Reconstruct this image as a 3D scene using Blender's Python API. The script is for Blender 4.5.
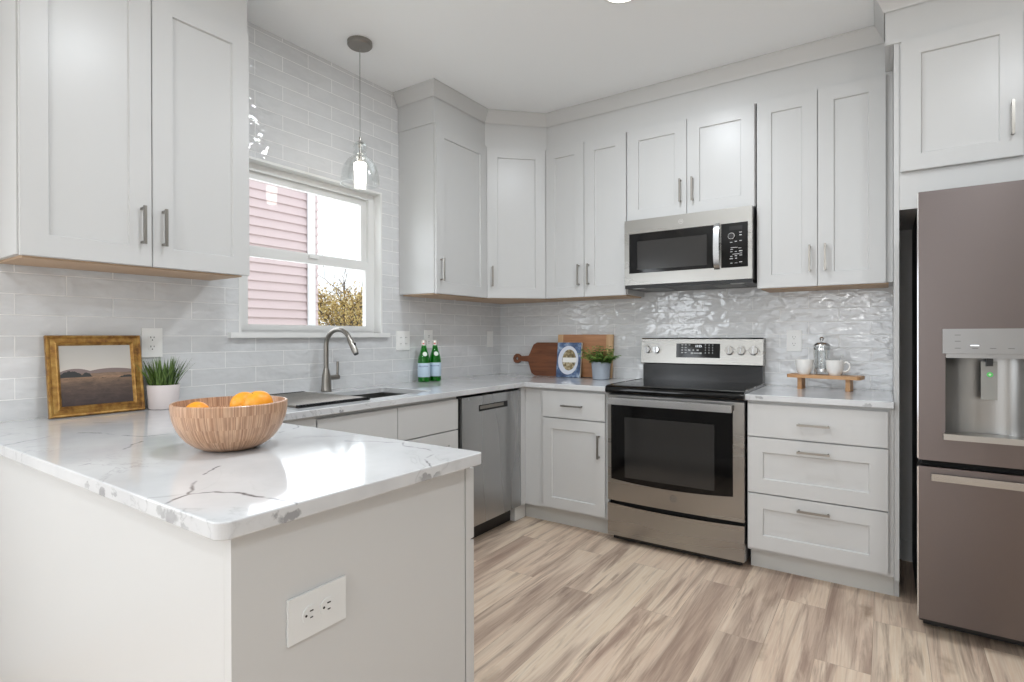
import bpy, bmesh, math, random
from mathutils import Matrix, Vector, noise as mnoise
random.seed(7)
PI = math.pi
S = bpy.context.scene
COL = S.collection
for o in list(bpy.data.objects): bpy.data.objects.remove(o)

# ------------------------------------------------------------------ camera
YAW, PITCH, ROLL, FPX = 0.5986, -0.0027, -0.0024, 548.5563
fwd = Vector((-math.sin(YAW)*math.cos(PITCH), math.cos(YAW)*math.cos(PITCH), math.sin(PITCH)))
r0 = Vector((math.cos(YAW), math.sin(YAW), 0)); u0 = r0.cross(fwd)
Rv = r0*math.cos(ROLL)+u0*math.sin(ROLL); Uv = -r0*math.sin(ROLL)+u0*math.cos(ROLL)
cam = bpy.data.cameras.new('camera'); camo = bpy.data.objects.new('camera', cam); COL.objects.link(camo)
m = Matrix.Identity(4)
for i in range(3):
    m[i][0] = Rv[i]; m[i][1] = Uv[i]; m[i][2] = -fwd[i]
m[0][3], m[1][3], m[2][3] = 2.5908, -3.6394, 1.214
camo.matrix_world = m
cam.sensor_fit = 'HORIZONTAL'; cam.sensor_width = 36; cam.lens = FPX/1024*36
cam.shift_y = -3.4074/1024; cam.clip_start = 0.02; cam.clip_end = 200
S.camera = camo

# ------------------------------------------------------------------ light and exposure
S.view_settings.view_transform = 'Standard'; S.view_settings.look = 'None'
S.view_settings.gamma = 1; S.view_settings.use_curve_mapping = False
S.view_settings.exposure = 0.42
K_WORLD = 1.4
W = bpy.data.worlds.new('overcast_sky'); S.world = W; W.use_nodes = True
bg = W.node_tree.nodes['Background']; bg.inputs[0].default_value = (0.93, 0.965, 1.0, 1); bg.inputs[1].default_value = K_WORLD
ZC = 2.764

def area(name, loc, rot, sx, sy, power, col=(1, 1, 1), shape='RECTANGLE'):
    l = bpy.data.lights.new(name, 'AREA'); l.shape = shape; l.size = sx; l.size_y = sy
    l.energy = power; l.color = col
    ob = bpy.data.objects.new(name, l); COL.objects.link(ob); ob.location = loc; ob.rotation_euler = rot
    return ob
# daylight entering through the dining-room glazing behind the camera and the kitchen window
area('patio_daylight', (2.0, -7.62, 1.15), (PI/2, 0, 0), 2.5, 2.1, 8, (0.86, 0.93, 1.0))
area('side_window_daylight', (-0.11, -5.1, 1.5), (0, -PI/2, 0), 1.3, 2.5, 31, (0.88, 0.94, 1.0))
area('kitchen_window_daylight', (-0.55, -1.73, 1.75), (0, -PI/2, 0), 1.3, 2.0, 17, (0.90, 0.95, 1.0))
LAMPS = [(1.55, -0.95, 10.5), (1.55, -2.55, 9), (3.2, -1.9, 7.5), (1.2, -4.4, 6), (3.2, -4.4, 9), (2.2, -6.1, 14)]  # first lamp is the visible fixture; the rest are added fill, out of view

# ------------------------------------------------------------------ materials
def lin(c):
    f = lambda v: v/12.92 if v <= .04045 else ((v+.055)/1.055)**2.4
    return tuple(f(v/255) for v in c)+(1,)
def mat(name, col, rough=.5, metal=0., spec=.5, **kw):
    m = bpy.data.materials.new(name); m.use_nodes = True
    b = m.node_tree.nodes['Principled BSDF']
    b.inputs['Base Color'].default_value = lin(col); b.inputs['Roughness'].default_value = rough
    b.inputs['Metallic'].default_value = metal; b.inputs['Specular IOR Level'].default_value = spec
    for k, v in kw.items(): b.inputs[k.replace('_', ' ')].default_value = v
    return m
class NT:
    def __init__(s, m): s.m = m; s.t = m.node_tree; s.b = s.t.nodes.get('Principled BSDF')
    def n(s, ty, **kw):
        x = s.t.nodes.new(ty)
        for k, v in kw.items():
            if k.startswith('i_'): x.inputs[k[2:].replace('_', ' ')].default_value = v
            else: setattr(x, k, v)
        return x
    def l(s, a, b): s.t.links.new(a, b)
    def val(s, x, inp):
        if isinstance(x, (int, float)): inp.default_value = x
        elif isinstance(x, (tuple, list)): inp.default_value = x
        else: s.l(x, inp)
    def math(s, op, a, b=0., clamp=False):
        x = s.n('ShaderNodeMath', operation=op, use_clamp=clamp); s.val(a, x.inputs[0]); s.val(b, x.inputs[1]); return x.outputs[0]
    def vm(s, op, a, b=None):
        x = s.n('ShaderNodeVectorMath', operation=op); s.val(a, x.inputs[0])
        if b is not None: s.val(b, x.inputs[1])
        return x
    def coord(s, which='Object'): return s.n('ShaderNodeTexCoord').outputs[which]
    def mapping(s, v, sc=(1, 1, 1), loc=(0, 0, 0), rot=(0, 0, 0)):
        x = s.n('ShaderNodeMapping'); s.l(v, x.inputs[0]); x.inputs['Scale'].default_value = sc; x.inputs['Location'].default_value = loc; x.inputs['Rotation'].default_value = rot; return x.outputs[0]
    def noise(s, v, sc=5., det=3., rough=.5, dist=0.):
        x = s.n('ShaderNodeTexNoise'); s.l(v, x.inputs['Vector']); x.inputs['Scale'].default_value = sc; x.inputs['Detail'].default_value = det; x.inputs['Roughness'].default_value = rough; x.inputs['Distortion'].default_value = dist; return x
    def ramp(s, f, stops, interp='LINEAR'):
        x = s.n('ShaderNodeValToRGB'); x.color_ramp.interpolation = interp; e = x.color_ramp.elements
        while len(e) > 1: e.remove(e[-1])
        e[0].position = stops[0][0]; e[0].color = stops[0][1]
        for p, c in stops[1:]:
            k = e.new(p); k.color = c
        s.l(f, x.inputs[0]); return x.outputs[0]
    def mix(s, f, a, b, bt='MIX'):
        x = s.n('ShaderNodeMix', data_type='RGBA', blend_type=bt); s.val(f, x.inputs[0]); s.val(a, x.inputs[6]); s.val(b, x.inputs[7]); return x.outputs[2]
    def bump(s, h, strength=.3, dist=.01, normal=None):
        x = s.n('ShaderNodeBump'); x.inputs['Strength'].default_value = strength; x.inputs['Distance'].default_value = dist
        s.l(h, x.inputs['Height'])
        if normal is not None: s.l(normal, x.inputs['Normal'])
        s.l(x.outputs[0], s.b.inputs['Normal']); return x.outputs[0]

CAB = mat('white_cabinet_paint', (203, 203, 202), .32, spec=.45)
WALLP = mat('white_wall_paint', (234, 234, 232), .75)
CEIL = mat('ceiling_paint', (249, 251, 252), .85)
TRIM = mat('white_trim_paint', (234, 234, 232), .35)
KICK = mat('toe_kick_paint', (212, 212, 209), .5)
NICKEL = mat('brushed_nickel', (150, 146, 140), .3, 1.)
CHROME = mat('chrome', (215, 215, 215), .1, 1.)
BLACK = mat('black_plastic', (14, 14, 15), .4)
BLACKGLASS = mat('black_glass', (6, 6, 7), .06, spec=.35)
BLACKENAMEL = mat('black_enamel', (18, 18, 20), .22, spec=.6)
DARKGLASS = mat('oven_window_glass', (44, 43, 42), .07, spec=.6)
MWGLASS = mat('microwave_window_mesh', (46, 45, 44), .14, spec=.4)
WHITEPL = mat('white_plastic', (246, 246, 244), .3)
SLOT = mat('dark_slot', (45, 42, 40), .6)
CERAM = mat('white_ceramic', (240, 238, 234), .15)
LEGEND = mat('panel_legend', (190, 190, 190), .5)
DISPLAY = mat('lit_digits', (230, 235, 240), .5); DISPLAY.node_tree.nodes['Principled BSDF'].inputs['Emission Color'].default_value = (.9, .95, 1, 1); DISPLAY.node_tree.nodes['Principled BSDF'].inputs['Emission Strength'].default_value = .7
RAWWOOD = mat('unfinished_plywood', (196, 168, 140), .6)
HOLE = mat('black_gap', (6, 6, 6), .8)

def steel(name, col, rough, axis):
    m = mat(name, col, rough, 1.); t = NT(m)
    t.b.inputs['Anisotropic'].default_value = .6; t.b.inputs['Anisotropic Rotation'].default_value = 0. if axis == 'x' else .25
    sc = {'x': (.6, 3, 9), 'y': (3, .6, 3), 'z': (4, 4, .5)}[axis]
    n = t.noise(t.mapping(t.coord(), sc), 1., 2.)
    t.l(t.ramp(n.outputs[0], [(.35, (rough*.92,)*3+(1,)), (.65, (rough*1.1,)*3+(1,))]), t.b.inputs['Roughness']); return m
STEEL = steel('brushed_stainless_steel', (168, 166, 162), .27, 'x')
STEELV = steel('brushed_stainless_steel_vertical', (184, 185, 186), .25, 'z')
FRIDGE = steel('dark_stainless_steel', (112, 104, 102), .30, 'z')
POLISH = mat('polished_steel', (215, 215, 215), .2, 1.)
SINKS = steel('sink_steel', (150, 150, 148), .3, 'y')

def wood(name, c1, c2, axis='x', sc=1., rough=.45, slat=0.):
    m = mat(name, c1, rough); t = NT(m); v = t.coord()
    s = {'x': (1.2, 14, 14), 'y': (14, 1.2, 14), 'z': (14, 14, 1.2)}[axis]
    n = t.noise(t.mapping(v, tuple(q*sc for q in s)), 3., 5., .6, .6)
    c = t.ramp(n.outputs[0], [(.3, lin(c1)), (.68, lin(c2))])
    if slat:
        bk = t.n('ShaderNodeTexVoronoi', feature='F1'); t.l(t.mapping(v, (.001, .001, 1/slat)), bk.inputs['Vector']); bk.inputs['Scale'].default_value = 1; bk.inputs['Randomness'].default_value = 0
        c = t.mix(.35, c, bk.outputs['Color'], 'SOFT_LIGHT')
    t.l(c, t.b.inputs['Base Color']); return m
WALNUT = wood('walnut', (88, 50, 30), (132, 80, 50), 'x')
CHERRY = wood('cherry_wood', (178, 122, 84), (206, 152, 110), 'x')
MAPLE = wood('maple_wood', (205, 164, 120), (222, 184, 142), 'z')
ACACIA = wood('acacia_wood', (176, 128, 84), (206, 162, 116), 'x')

def tile_mat(name, ax):
    m = mat(name, (203, 203, 204), .1, spec=.9); t = NT(m)
    sx = t.n('ShaderNodeSeparateXYZ'); t.l(t.coord(), sx.inputs[0])
    cb = t.n('ShaderNodeCombineXYZ')
    t.l(t.math('ADD', sx.outputs[1 if ax == 'y' else 0], 2.408 if ax == 'y' else -1.911+.1524), cb.inputs[0])
    t.l(t.math('ADD', sx.outputs[2], -.914), cb.inputs[1])
    b = t.n('ShaderNodeTexBrick', offset=.5, offset_frequency=2, squash=1.)
    t.l(cb.outputs[0], b.inputs['Vector'])
    b.inputs['Scale'].default_value = 1; b.inputs['Brick Width'].default_value = .3048; b.inputs['Row Height'].default_value = .0762
    b.inputs['Mortar Size'].default_value = .0018; b.inputs['Mortar Smooth'].default_value = .25
    b.inputs['Color1'].default_value = lin((214, 215, 216)); b.inputs['Color2'].default_value = lin((220, 221, 222)); b.inputs['Mortar'].default_value = lin((242, 242, 241))
    cl = t.noise(t.mapping(cb.outputs[0], (5, 13, 1)), 1.3, 3., .55, .8)
    c = t.mix(t.ramp(cl.outputs[0], [(.40, (0, 0, 0, 1)), (.62, (.5, .5, .5, 1))]), b.outputs['Color'], lin((228, 229, 230)))
    t.l(t.mix(b.outputs['Fac'], c, lin((244, 244, 243))), t.b.inputs['Base Color'])
    t.l(t.ramp(b.outputs['Fac'], [(0, (.055,)*3+(1,)), (1, (.7,)*3+(1,))]), t.b.inputs['Roughness'])
    # hand-pressed, wavy glaze: every tile gets its own tilt and ripples
    cell = t.n('ShaderNodeSeparateColor'); t.l(b.outputs['Color'], cell.inputs[0])
    w = t.noise(t.mapping(cb.outputs[0], (12, 21, 1)), 1., 1., .5, .5)
    w2 = t.noise(t.mapping(cb.outputs[0], (34, 40, 1)), 1., 2., .5)
    h = t.math('ADD', t.math('MULTIPLY', w.outputs[0], 1.), t.math('MULTIPLY', w2.outputs[0], .22))
    h = t.math('SUBTRACT', h, t.math('MULTIPLY', b.outputs['Fac'], .12))
    t.bump(h, .85, .0062)
    return m
TILEY = tile_mat('glazed_subway_tile_left', 'y'); TILEX = tile_mat('glazed_subway_tile_back', 'x')

def quartz():
    m = mat('white_veined_quartz', (232, 232, 232), .09, spec=.5); t = NT(m)
    v = t.coord()
    nz = t.noise(v, 9., 3., .6)
    off = t.vm('SCALE', t.vm('SUBTRACT', nz.outputs['Color'], (.5, .5, .5)).outputs[0]); off.inputs['Scale'].default_value = .045
    P = t.vm('ADD', v, off.outputs[0]).outputs[0]
    Z = .914
    lines = [([(.195, -3.102), (.236, -3.051), (.244, -2.921), (.347, -2.826)], .0030, .5), ([(.563, -3.174), (.533, -3.115), (.495, -3.046)], .0035, .8),
             ([(.507, -2.984), (.554, -2.953), (.737, -2.905), (.759, -2.817)], .0038, .75), ([(1.517, -3.176), (1.496, -3.127), (1.519, -3.088), (1.572, -3.06), (1.649, -3.048), (1.72, -3.04)], .0036, .95),
             ([(1.496, -3.127), (1.395, -3.069), (1.313, -2.97)], .0028, .8), ([(.904, -3.012), (.824, -2.94)], .003, .7),
             ([(1.3, -2.60), (1.424, -2.557), (1.457, -2.528), (1.504, -2.565), (1.574, -2.558), (1.627, -2.577), (1.649, -2.646), (1.72, -2.70)], .0030, .75),
             ([(1.032, -2.637), (.975, -2.539), (.93, -2.51)], .003, .55), ([(1.037, -3.155), (1.023, -3.127)], .003, .7)]
    fac = None
    for pts, w, st in lines:
        for a, b2 in zip(pts, pts[1:]):
            A = Vector((a[0], a[1], Z)); B = Vector((b2[0], b2[1], Z)); BA = B-A
            pa = t.vm('SUBTRACT', P, tuple(A)).outputs[0]
            h = t.math('MULTIPLY', t.vm('DOT_PRODUCT', pa, tuple(BA)).outputs['Value'], 1/BA.length_squared, True)
            sc = t.vm('SCALE', tuple(BA)); t.l(h, sc.inputs['Scale'])
            d = t.vm('LENGTH', t.vm('SUBTRACT', pa, sc.outputs[0]).outputs[0]).outputs['Value']
            f = t.math('MULTIPLY', t.math('SUBTRACT', 1.25, t.math('MULTIPLY', d, .75/w), True), st)
            fac = f if fac is None else t.math('MAXIMUM', fac, f)
    n5 = t.noise(v, 38., 3., .7); of5 = t.vm('SCALE', t.vm('SUBTRACT', n5.outputs['Color'], (.5, .5, .5)).outputs[0]); of5.inputs['Scale'].default_value = .038
    P2 = t.vm('ADD', v, of5.outputs[0]).outputs[0]
    # grey blotches where veins break through the slab edge
    for (x, y, z, r) in [(1.55, -3.185, .893, .022), (1.515, -3.185, .90, .016), (1.60, -3.185, .889, .014), (1.25, -3.185, .892, .014), (1.31, -3.185, .90, .012), (1.17, -3.185, .893, .012), (1.722, -3.055, .893, .019), (1.722, -3.085, .902, .012), (1.728, -2.715, .892, .018), (1.728, -2.68, .888, .013), (.652, -2.1, .89, .012), (.652, -2.42, .90, .016), (2.52, -.652, .89, .018), (2.06, -.652, .90, .016)]:
        d = t.vm('MULTIPLY', t.vm('SUBTRACT', P2, (x, y, z)).outputs[0], (.75, .75, 1.5)).outputs[0]
        d = t.vm('LENGTH', d).outputs['Value']
        f = t.math('MULTIPLY', t.math('MULTIPLY', t.math('SUBTRACT', r, d, False), 1/r*3, True), .6)
        fac = t.math('MAXIMUM', fac, f)
    # faint secondary veining everywhere
    n2 = t.noise(t.mapping(v, (2.2, 2.2, 2.2), (3.1, 1.7, 0)), 1., 5., .62, 1.6)
    r2 = t.ramp(t.math('ABSOLUTE', t.math('SUBTRACT', n2.outputs[0], .5)), [(0, (1, 1, 1, 1)), (.006, (.25, .25, .25, 1)), (.02, (0, 0, 0, 1))])
    m2 = t.noise(v, 2.3, 2.)
    f2 = t.math('MULTIPLY', t.math('MULTIPLY', r2, t.ramp(m2.outputs[0], [(.5, (0, 0, 0, 1)), (.62, (1, 1, 1, 1))])), .33)
    cl = t.noise(v, 3.2, 4., .6)
    base = t.ramp(cl.outputs[0], [(.35, lin((196, 197, 199))), (.62, lin((211, 212, 213)))])
    brk = t.noise(v, 14., 2.)
    fac = t.math('MULTIPLY', fac, t.ramp(brk.outputs[0], [(.3, (.45,)*3+(1,)), (.55, (1, 1, 1, 1))]))
    fac = t.math('MAXIMUM', fac, f2, True)
    t.l(t.mix(fac, base, lin((92, 92, 95))), t.b.inputs['Base Color'])
    return m
QUARTZ = quartz()

def floor_mat():
    m = mat('vinyl_plank_floor', (150, 128, 108), .42, spec=.4); t = NT(m)
    v = t.coord(); sx = t.n('ShaderNodeSeparateXYZ'); t.l(v, sx.inputs[0])
    cb = t.n('ShaderNodeCombineXYZ'); t.l(t.math('ADD', sx.outputs[1], 20.37), cb.inputs[0]); t.l(t.math('ADD', sx.outputs[0], 20.06), cb.inputs[1])
    b = t.n('ShaderNodeTexBrick', offset=.37, offset_frequency=2, squash=1.); t.l(cb.outputs[0], b.inputs['Vector'])
    b.inputs['Scale'].default_value = 1; b.inputs['Brick Width'].default_value = 1.22; b.inputs['Row Height'].default_value = .178
    b.inputs['Mortar Size'].default_value = .0008; b.inputs['Mortar Smooth'].default_value = .1
    b.inputs['Color1'].default_value = (0, 0, 0, 1); b.inputs['Color2'].default_value = (1, 1, 1, 1); b.inputs['Mortar'].default_value = (.5, .5, .5, 1)
    sh = t.vm('SCALE', b.outputs['Color']); sh.inputs['Scale'].default_value = 13.
    pv = t.vm('ADD', v, sh.outputs[0]).outputs[0]
    broad = t.noise(t.mapping(pv, (7, .6, 1)), 1., 3., .5, .6)
    mid = t.noise(t.mapping(pv, (19, 1.25, 1), (4, 2, 0)), 1., 5., .60, .9)
    fine = t.noise(t.mapping(pv, (160, 5, 1)), 1., 3., .6, .3)
    c = t.ramp(broad.outputs[0], [(.24, lin((153, 131, 117))), (.40, lin((189, 168, 150))), (.50, lin((221, 201, 180))), (.62, lin((226, 207, 184))), (.80, lin((198, 172, 153)))])
    c = t.mix(t.ramp(mid.outputs[0], [(.34, (.8, .8, .8, 1)), (.49, (0, 0, 0, 1))]), c, lin((140, 119, 106)))
    c = t.mix(t.ramp(mid.outputs[0], [(.56, (0, 0, 0, 1)), (.72, (.28, .28, .28, 1))]), c, lin((242, 223, 199)))
    c = t.mix(t.math('MULTIPLY', b.outputs['Color'], .22), c, lin((204, 170, 149)))
    c = t.mix(.3, c, t.ramp(fine.outputs[0], [(.3, (.25, .25, .25, 1)), (.7, (.72, .72, .72, 1))]), 'OVERLAY')
    # knots
    kn = t.n('ShaderNodeTexVoronoi', feature='F1'); t.l(t.mapping(pv, (4.2, 1.6, 1)), kn.inputs['Vector']); kn.inputs['Scale'].default_value = 1.
    kd = t.noise(t.mapping(pv, (30, 18, 1)), 1., 3.)
    kk = t.math('ADD', kn.outputs['Distance'], t.math('MULTIPLY', t.math('SUBTRACT', kd.outputs[0], .5), .16))
    c = t.mix(t.ramp(kk, [(.03, (.85, .85, .85, 1)), (.10, (.35, .35, .35, 1)), (.17, (0, 0, 0, 1))]), c, lin((144, 122, 103)))
    c = t.mix(t.math('MULTIPLY', b.outputs['Fac'], .6), c, lin((137, 117, 100)))
    t.l(c, t.b.inputs['Base Color'])
    t.bump(t.math('SUBTRACT', t.math('MULTIPLY', fine.outputs[0], .3), b.outputs['Fac']), .25, .001)
    return m
FLOOR = floor_mat()

def thin_glass(name, tint=(1, 1, 1), gloss=1., rough=0.0, ior=1.45):
    m = bpy.data.materials.new(name); m.use_nodes = True; t = NT(m); t.t.nodes.remove(t.b)
    out = t.t.nodes['Material Output']
    tr = t.n('ShaderNodeBsdfTransparent'); tr.inputs[0].default_value = tuple(tint)+(1,)
    gl = t.n('ShaderNodeBsdfGlossy'); gl.inputs['Roughness'].default_value = rough; gl.inputs['Color'].default_value = (gloss,)*3+(1,)
    lw = t.n('ShaderNodeLayerWeight'); lw.inputs[0].default_value = .5
    f0 = ((ior-1)/(ior+1))**2
    fr = t.math('ADD', t.math('MULTIPLY', t.math('POWER', lw.outputs['Facing'], 2.6), .75), f0, True)
    mx = t.n('ShaderNodeMixShader'); t.l(fr, mx.inputs[0]); t.l(tr.outputs[0], mx.inputs[1]); t.l(gl.outputs[0], mx.inputs[2]); t.l(mx.outputs[0], out.inputs[0])
    return m
PANE = thin_glass('window_glass', (.97, .98, .98), .6)
CLEAR = thin_glass('clear_blown_glass', (.955, .965, .965), 1., .12, 1.7)
GREEN = thin_glass('green_bottle_glass', (.22, .85, .34), .8, .03, 1.5)

# ------------------------------------------------------------------ mesh helpers
def B(): return bmesh.new()
def obj(name, bm, m, parent=None, smooth=False, bevel=0., seg=2, label=None):
    if bevel:
        es = [e for e in bm.edges if len(e.link_faces) == 2 and e.calc_face_angle(0) > .7]
        bmesh.ops.bevel(bm, geom=es, offset=bevel, segments=seg, affect='EDGES', profile=.5)
    bmesh.ops.recalc_face_normals(bm, faces=bm.faces)
    me = bpy.data.meshes.new(name); bm.to_mesh(me); bm.free()
    ms = m if isinstance(m, (list, tuple)) else [m]
    for x in ms: me.materials.append(x)
    if smooth:
        for p in me.polygons: p.use_smooth = True
        try: me.set_sharp_from_angle(angle=math.radians(35))
        except Exception: pass
    o = bpy.data.objects.new(name, me); COL.objects.link(o)
    if parent is not None: o.parent = parent
    if label: o['label'] = label
    return o
def box(bm, x0, x1, y0, y1, z0, z1, mi=0, M=None):
    vs = [bm.verts.new((x, y, z)) for x in (x0, x1) for y in (y0, y1) for z in (z0, z1)]
    if M is not None:
        for v in vs: v.co = M @ v.co
    for f in ((0, 1, 3, 2), (4, 6, 7, 5), (0, 4, 5, 1), (2, 3, 7, 6), (0, 2, 6, 4), (1, 5, 7, 3)):
        q = bm.faces.new([vs[i] for i in f]); q.material_index = mi
    return vs
def bx(*a, **k):
    bm = B(); box(bm, *a, **k); return bm
def lathe(bm, prof, seg=32, loc=(0, 0, 0), M=None, sx=1., sy=1.):
    rings = []
    for r, z in prof:
        if r < 1e-6: rings.append([bm.verts.new((loc[0], loc[1], loc[2]+z))])
        else: rings.append([bm.verts.new((loc[0]+r*sx*math.cos(2*PI*i/seg), loc[1]+r*sy*math.sin(2*PI*i/seg), loc[2]+z)) for i in range(seg)])
    for a, b in zip(rings, rings[1:]):
        for i in range(seg):
            j = (i+1) % seg
            if len(a) == 1 and len(b) == 1: continue
            if len(a) == 1: bm.faces.new((a[0], b[i], b[j]))
            elif len(b) == 1: bm.faces.new((a[i], a[j], b[0]))
            else: bm.faces.new((a[i], a[j], b[j], b[i]))
    if M is not None:
        for r in rings:
            for v in r: v.co = M @ v.co
def cyl(bm, r, z0, z1, seg=24, loc=(0, 0, 0), M=None): lathe(bm, [(0, z0), (r, z0), (r, z1), (0, z1)], seg, loc, M)
def tube(bm, pts, r, seg=12, cap=True):
    pts = [Vector(p) for p in pts]; n = len(pts)
    rs = r if isinstance(r, (list, tuple)) else [r]*n
    T = [(pts[min(i+1, n-1)]-pts[max(i-1, 0)]).normalized() for i in range(n)]
    up = Vector((0, 0, 1)) if abs(T[0].z) < .9 else Vector((1, 0, 0))
    N = T[0].cross(up).normalized(); rings = []
    for i in range(n):
        N = (N-T[i]*N.dot(T[i])).normalized(); Bn = T[i].cross(N)
        rings.append([bm.verts.new(pts[i]+(N*math.cos(2*PI*k/seg)+Bn*math.sin(2*PI*k/seg))*rs[i]) for k in range(seg)])
    for a, b in zip(rings, rings[1:]):
        for k in range(seg): bm.faces.new((a[k], a[(k+1) % seg], b[(k+1) % seg], b[k]))
    if cap: bm.faces.new(rings[0][::-1]); bm.faces.new(rings[-1])
def prism(bm, poly, axis, a, b, mi=0):
    """extrude a 2D polygon along an axis from a to b"""
    def P(p, t):
        return {'x': (t, p[0], p[1]), 'y': (p[0], t, p[1]), 'z': (p[0], p[1], t)}[axis]
    v0 = [bm.verts.new(P(p, a)) for p in poly]; v1 = [bm.verts.new(P(p, b)) for p in poly]
    n = len(poly); fs = [bm.faces.new(v0[::-1]), bm.faces.new(v1)]
    for i in range(n): fs.append(bm.faces.new((v0[i], v0[(i+1) % n], v1[(i+1) % n], v1[i])))
    for f in fs: f.material_index = mi
def text_mesh(s, size, m, parent, name='lettering', M=None, depth=.0004, align='CENTER', wrap=None, sy=1.):
    cu = bpy.data.curves.new('t', 'FONT'); cu.body = s; cu.size = size; cu.extrude = depth; cu.align_x = align; cu.align_y = 'CENTER'
    to = bpy.data.objects.new('t', cu); COL.objects.link(to)
    bpy.context.view_layer.update()
    me = bpy.data.meshes.new_from_object(to.evaluated_get(bpy.context.evaluated_depsgraph_get()))
    bpy.data.objects.remove(to); bpy.data.curves.remove(cu)
    for v in me.vertices:
        x, y, z = v.co; y *= sy
        if wrap: a = x/wrap; v.co = ((wrap+z)*math.sin(a), -(wrap+z)*math.cos(a), y)     # around a vertical cylinder, facing -y
        else: v.co = (x, -z, y)                                                        # upright, facing -y
        if M is not None: v.co = M @ v.co
    me.materials.clear(); me.materials.append(m)
    o = bpy.data.objects.new(name, me); COL.objects.link(o); o.parent = parent
    return o
def thing(name, label, cat, loc=(0, 0, 0), rz=0., group=None):
    o = bpy.data.objects.new(name, None); COL.objects.link(o); o.location = loc; o.rotation_euler = (0, 0, rz)
    o.empty_display_size = .05; o['label'] = label; o['category'] = cat
    if group: o['group'] = group
    return o
def tag(o, label, cat, group=None):
    o['label'] = label; o['category'] = cat
    if group: o['group'] = group
    return o
def struct(name, bm, m, label=None, parent=None, **kw):
    o = obj(name, bm, m, parent, **kw)
    if parent is None:
        o['kind'] = 'structure'
        if label: o['label'] = label
    return o
def copy_tree(o, parent=None):
    c = o.copy(); COL.objects.link(c)
    if parent is not None: c.parent = parent
    for ch in list(o.children): copy_tree(ch, c)
    return c

# ------------------------------------------------------------------ room shell
XR, YR = 4.6, -7.6
struct('floor', bx(-.15, XR+.15, YR-.15, .15, -.05, 0), FLOOR, 'grey brown wood-look plank floor')
struct('ceiling', bx(-.15, XR+.15, YR-.15, .15, ZC, ZC+.1), CEIL, 'flat white ceiling')
WY0, WY1, WZ0, WZ1 = -2.19, -1.274, 1.235, 2.105
def wall_x(bm, x0, x1, ya, yb, holes, z1=ZC):
    ys = sorted({ya, yb, *[h[0] for h in holes], *[h[1] for h in holes]})
    for a, b in zip(ys, ys[1:]):
        hs = [h for h in holes if h[0] <= a and h[1] >= b]
        if not hs: box(bm, x0, x1, a, b, 0, z1, 0 if a < -3.3 else 1)
        for h in hs:
            for lo, hi in ((0, h[2]), (h[3], z1)):
                if hi > lo: box(bm, x0, x1, a, b, lo, hi, 0 if a < -3.3 else 1)
bm = B(); wall_x(bm, -.12, 0, YR, -3.3, [(-6.4, -3.8, .8, 2.2)]); wall_x(bm, -.12, 0, -3.3, .12, [(WY0, WY1, WZ0, WZ1)])
for f in bm.faces:       # the opening's reveals are painted, the room side is tiled
    if f.material_index == 1 and abs(f.normal.x) < .5: f.material_index = 0
bm.normal_update()
for f in bm.faces:
    f.material_index = 1 if (f.normal.x > .5 and f.calc_center_median().y > -3.3) else 0
struct('wall_left', bm, [WALLP, TILEY], 'left wall with light grey glazed subway tile and kitchen window')
bm = B(); box(bm, 0, XR+.12, 0, .12, 0, ZC)
bm.normal_update()
struct('wall_back', bm, WALLP, 'white back wall behind the range')
struct('trim_1', bx(0.0, 2.620, -.008, 0, .914, 1.53), TILEX, 'light grey glazed subway tile backsplash behind the range')
bm = B()
for a, b, lo, hi in ((0, .75, 0, ZC), (3.25, XR, 0, ZC), (.75, 3.25, 2.2, ZC), (.75, 3.25, 0, .05)): box(bm, a, b, YR-.12, YR, lo, hi)
struct('wall_front', bm, WALLP, 'white dining end wall with glazed patio door')
struct('wall_right', bx(XR, XR+.12, YR, 0, 0, ZC), WALLP, 'white right wall')
struct('baseboard_back', bx(2.66, XR, -.014, 0, 0, .11), TRIM, 'white baseboard')
struct('baseboard_right', bx(XR-.014, XR, YR, -.014, 0, .11), TRIM, 'white baseboard')

# kitchen window
win = bpy.data.objects.new('window_1', None); COL.objects.link(win); win['kind'] = 'structure'; win['label'] = 'white double-hung kitchen window over the sink'
def ring_x(bm, x0, x1, ya, yb, za, zb, w, wb=None, wt=None):
    wb = w if wb is None else wb; wt = w if wt is None else wt
    box(bm, x0, x1, ya, yb, za, za+wb); box(bm, x0, x1, ya, yb, zb-wt, zb)
    box(bm, x0, x1, ya, ya+w, za+wb, zb-wt); box(bm, x0, x1, yb-w, yb, za+wb, zb-wt)
bm = B()                                                       # painted liner around the opening
box(bm, -.12, .002, WY0, WY0+.012, WZ0, WZ1); box(bm, -.12, .002, WY1-.012, WY1, WZ0, WZ1); box(bm, -.12, .002, WY0+.012, WY1-.012, WZ1-.012, WZ1)
obj('jamb', bm, TRIM, win)
bm = B(); ring_x(bm, -.118, -.06, WY0+.012, WY1-.012, WZ0, WZ1-.012, .042, .030, .035); obj('window_frame', bm, TRIM, win, bevel=.003)
ZM = 1.655
bm = B(); ring_x(bm, -.112, -.085, WY0+.05, WY1-.05, ZM-.02, WZ1-.045, .043, .045, .036)
box(bm, -.095, -.070, WY0+.05, WY1-.05, ZM-.004, ZM+.022)
us = obj('upper_sash', bm, TRIM, win, bevel=.003); obj('pane', bx(-.101, -.098, WY0+.08, WY1-.08, ZM+.02, WZ1-.075), PANE, us)
bm = B(); ring_x(bm, -.085, -.058, WY0+.04, WY1-.04, WZ0+.012, ZM+.012, .040, .030, .046)
ls = obj('lower_sash', bm, TRIM, win, bevel=.003); obj('pane', bx(-.073, -.070, WY0+.06, WY1-.06, WZ0+.035, ZM-.025), PANE, ls)
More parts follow.
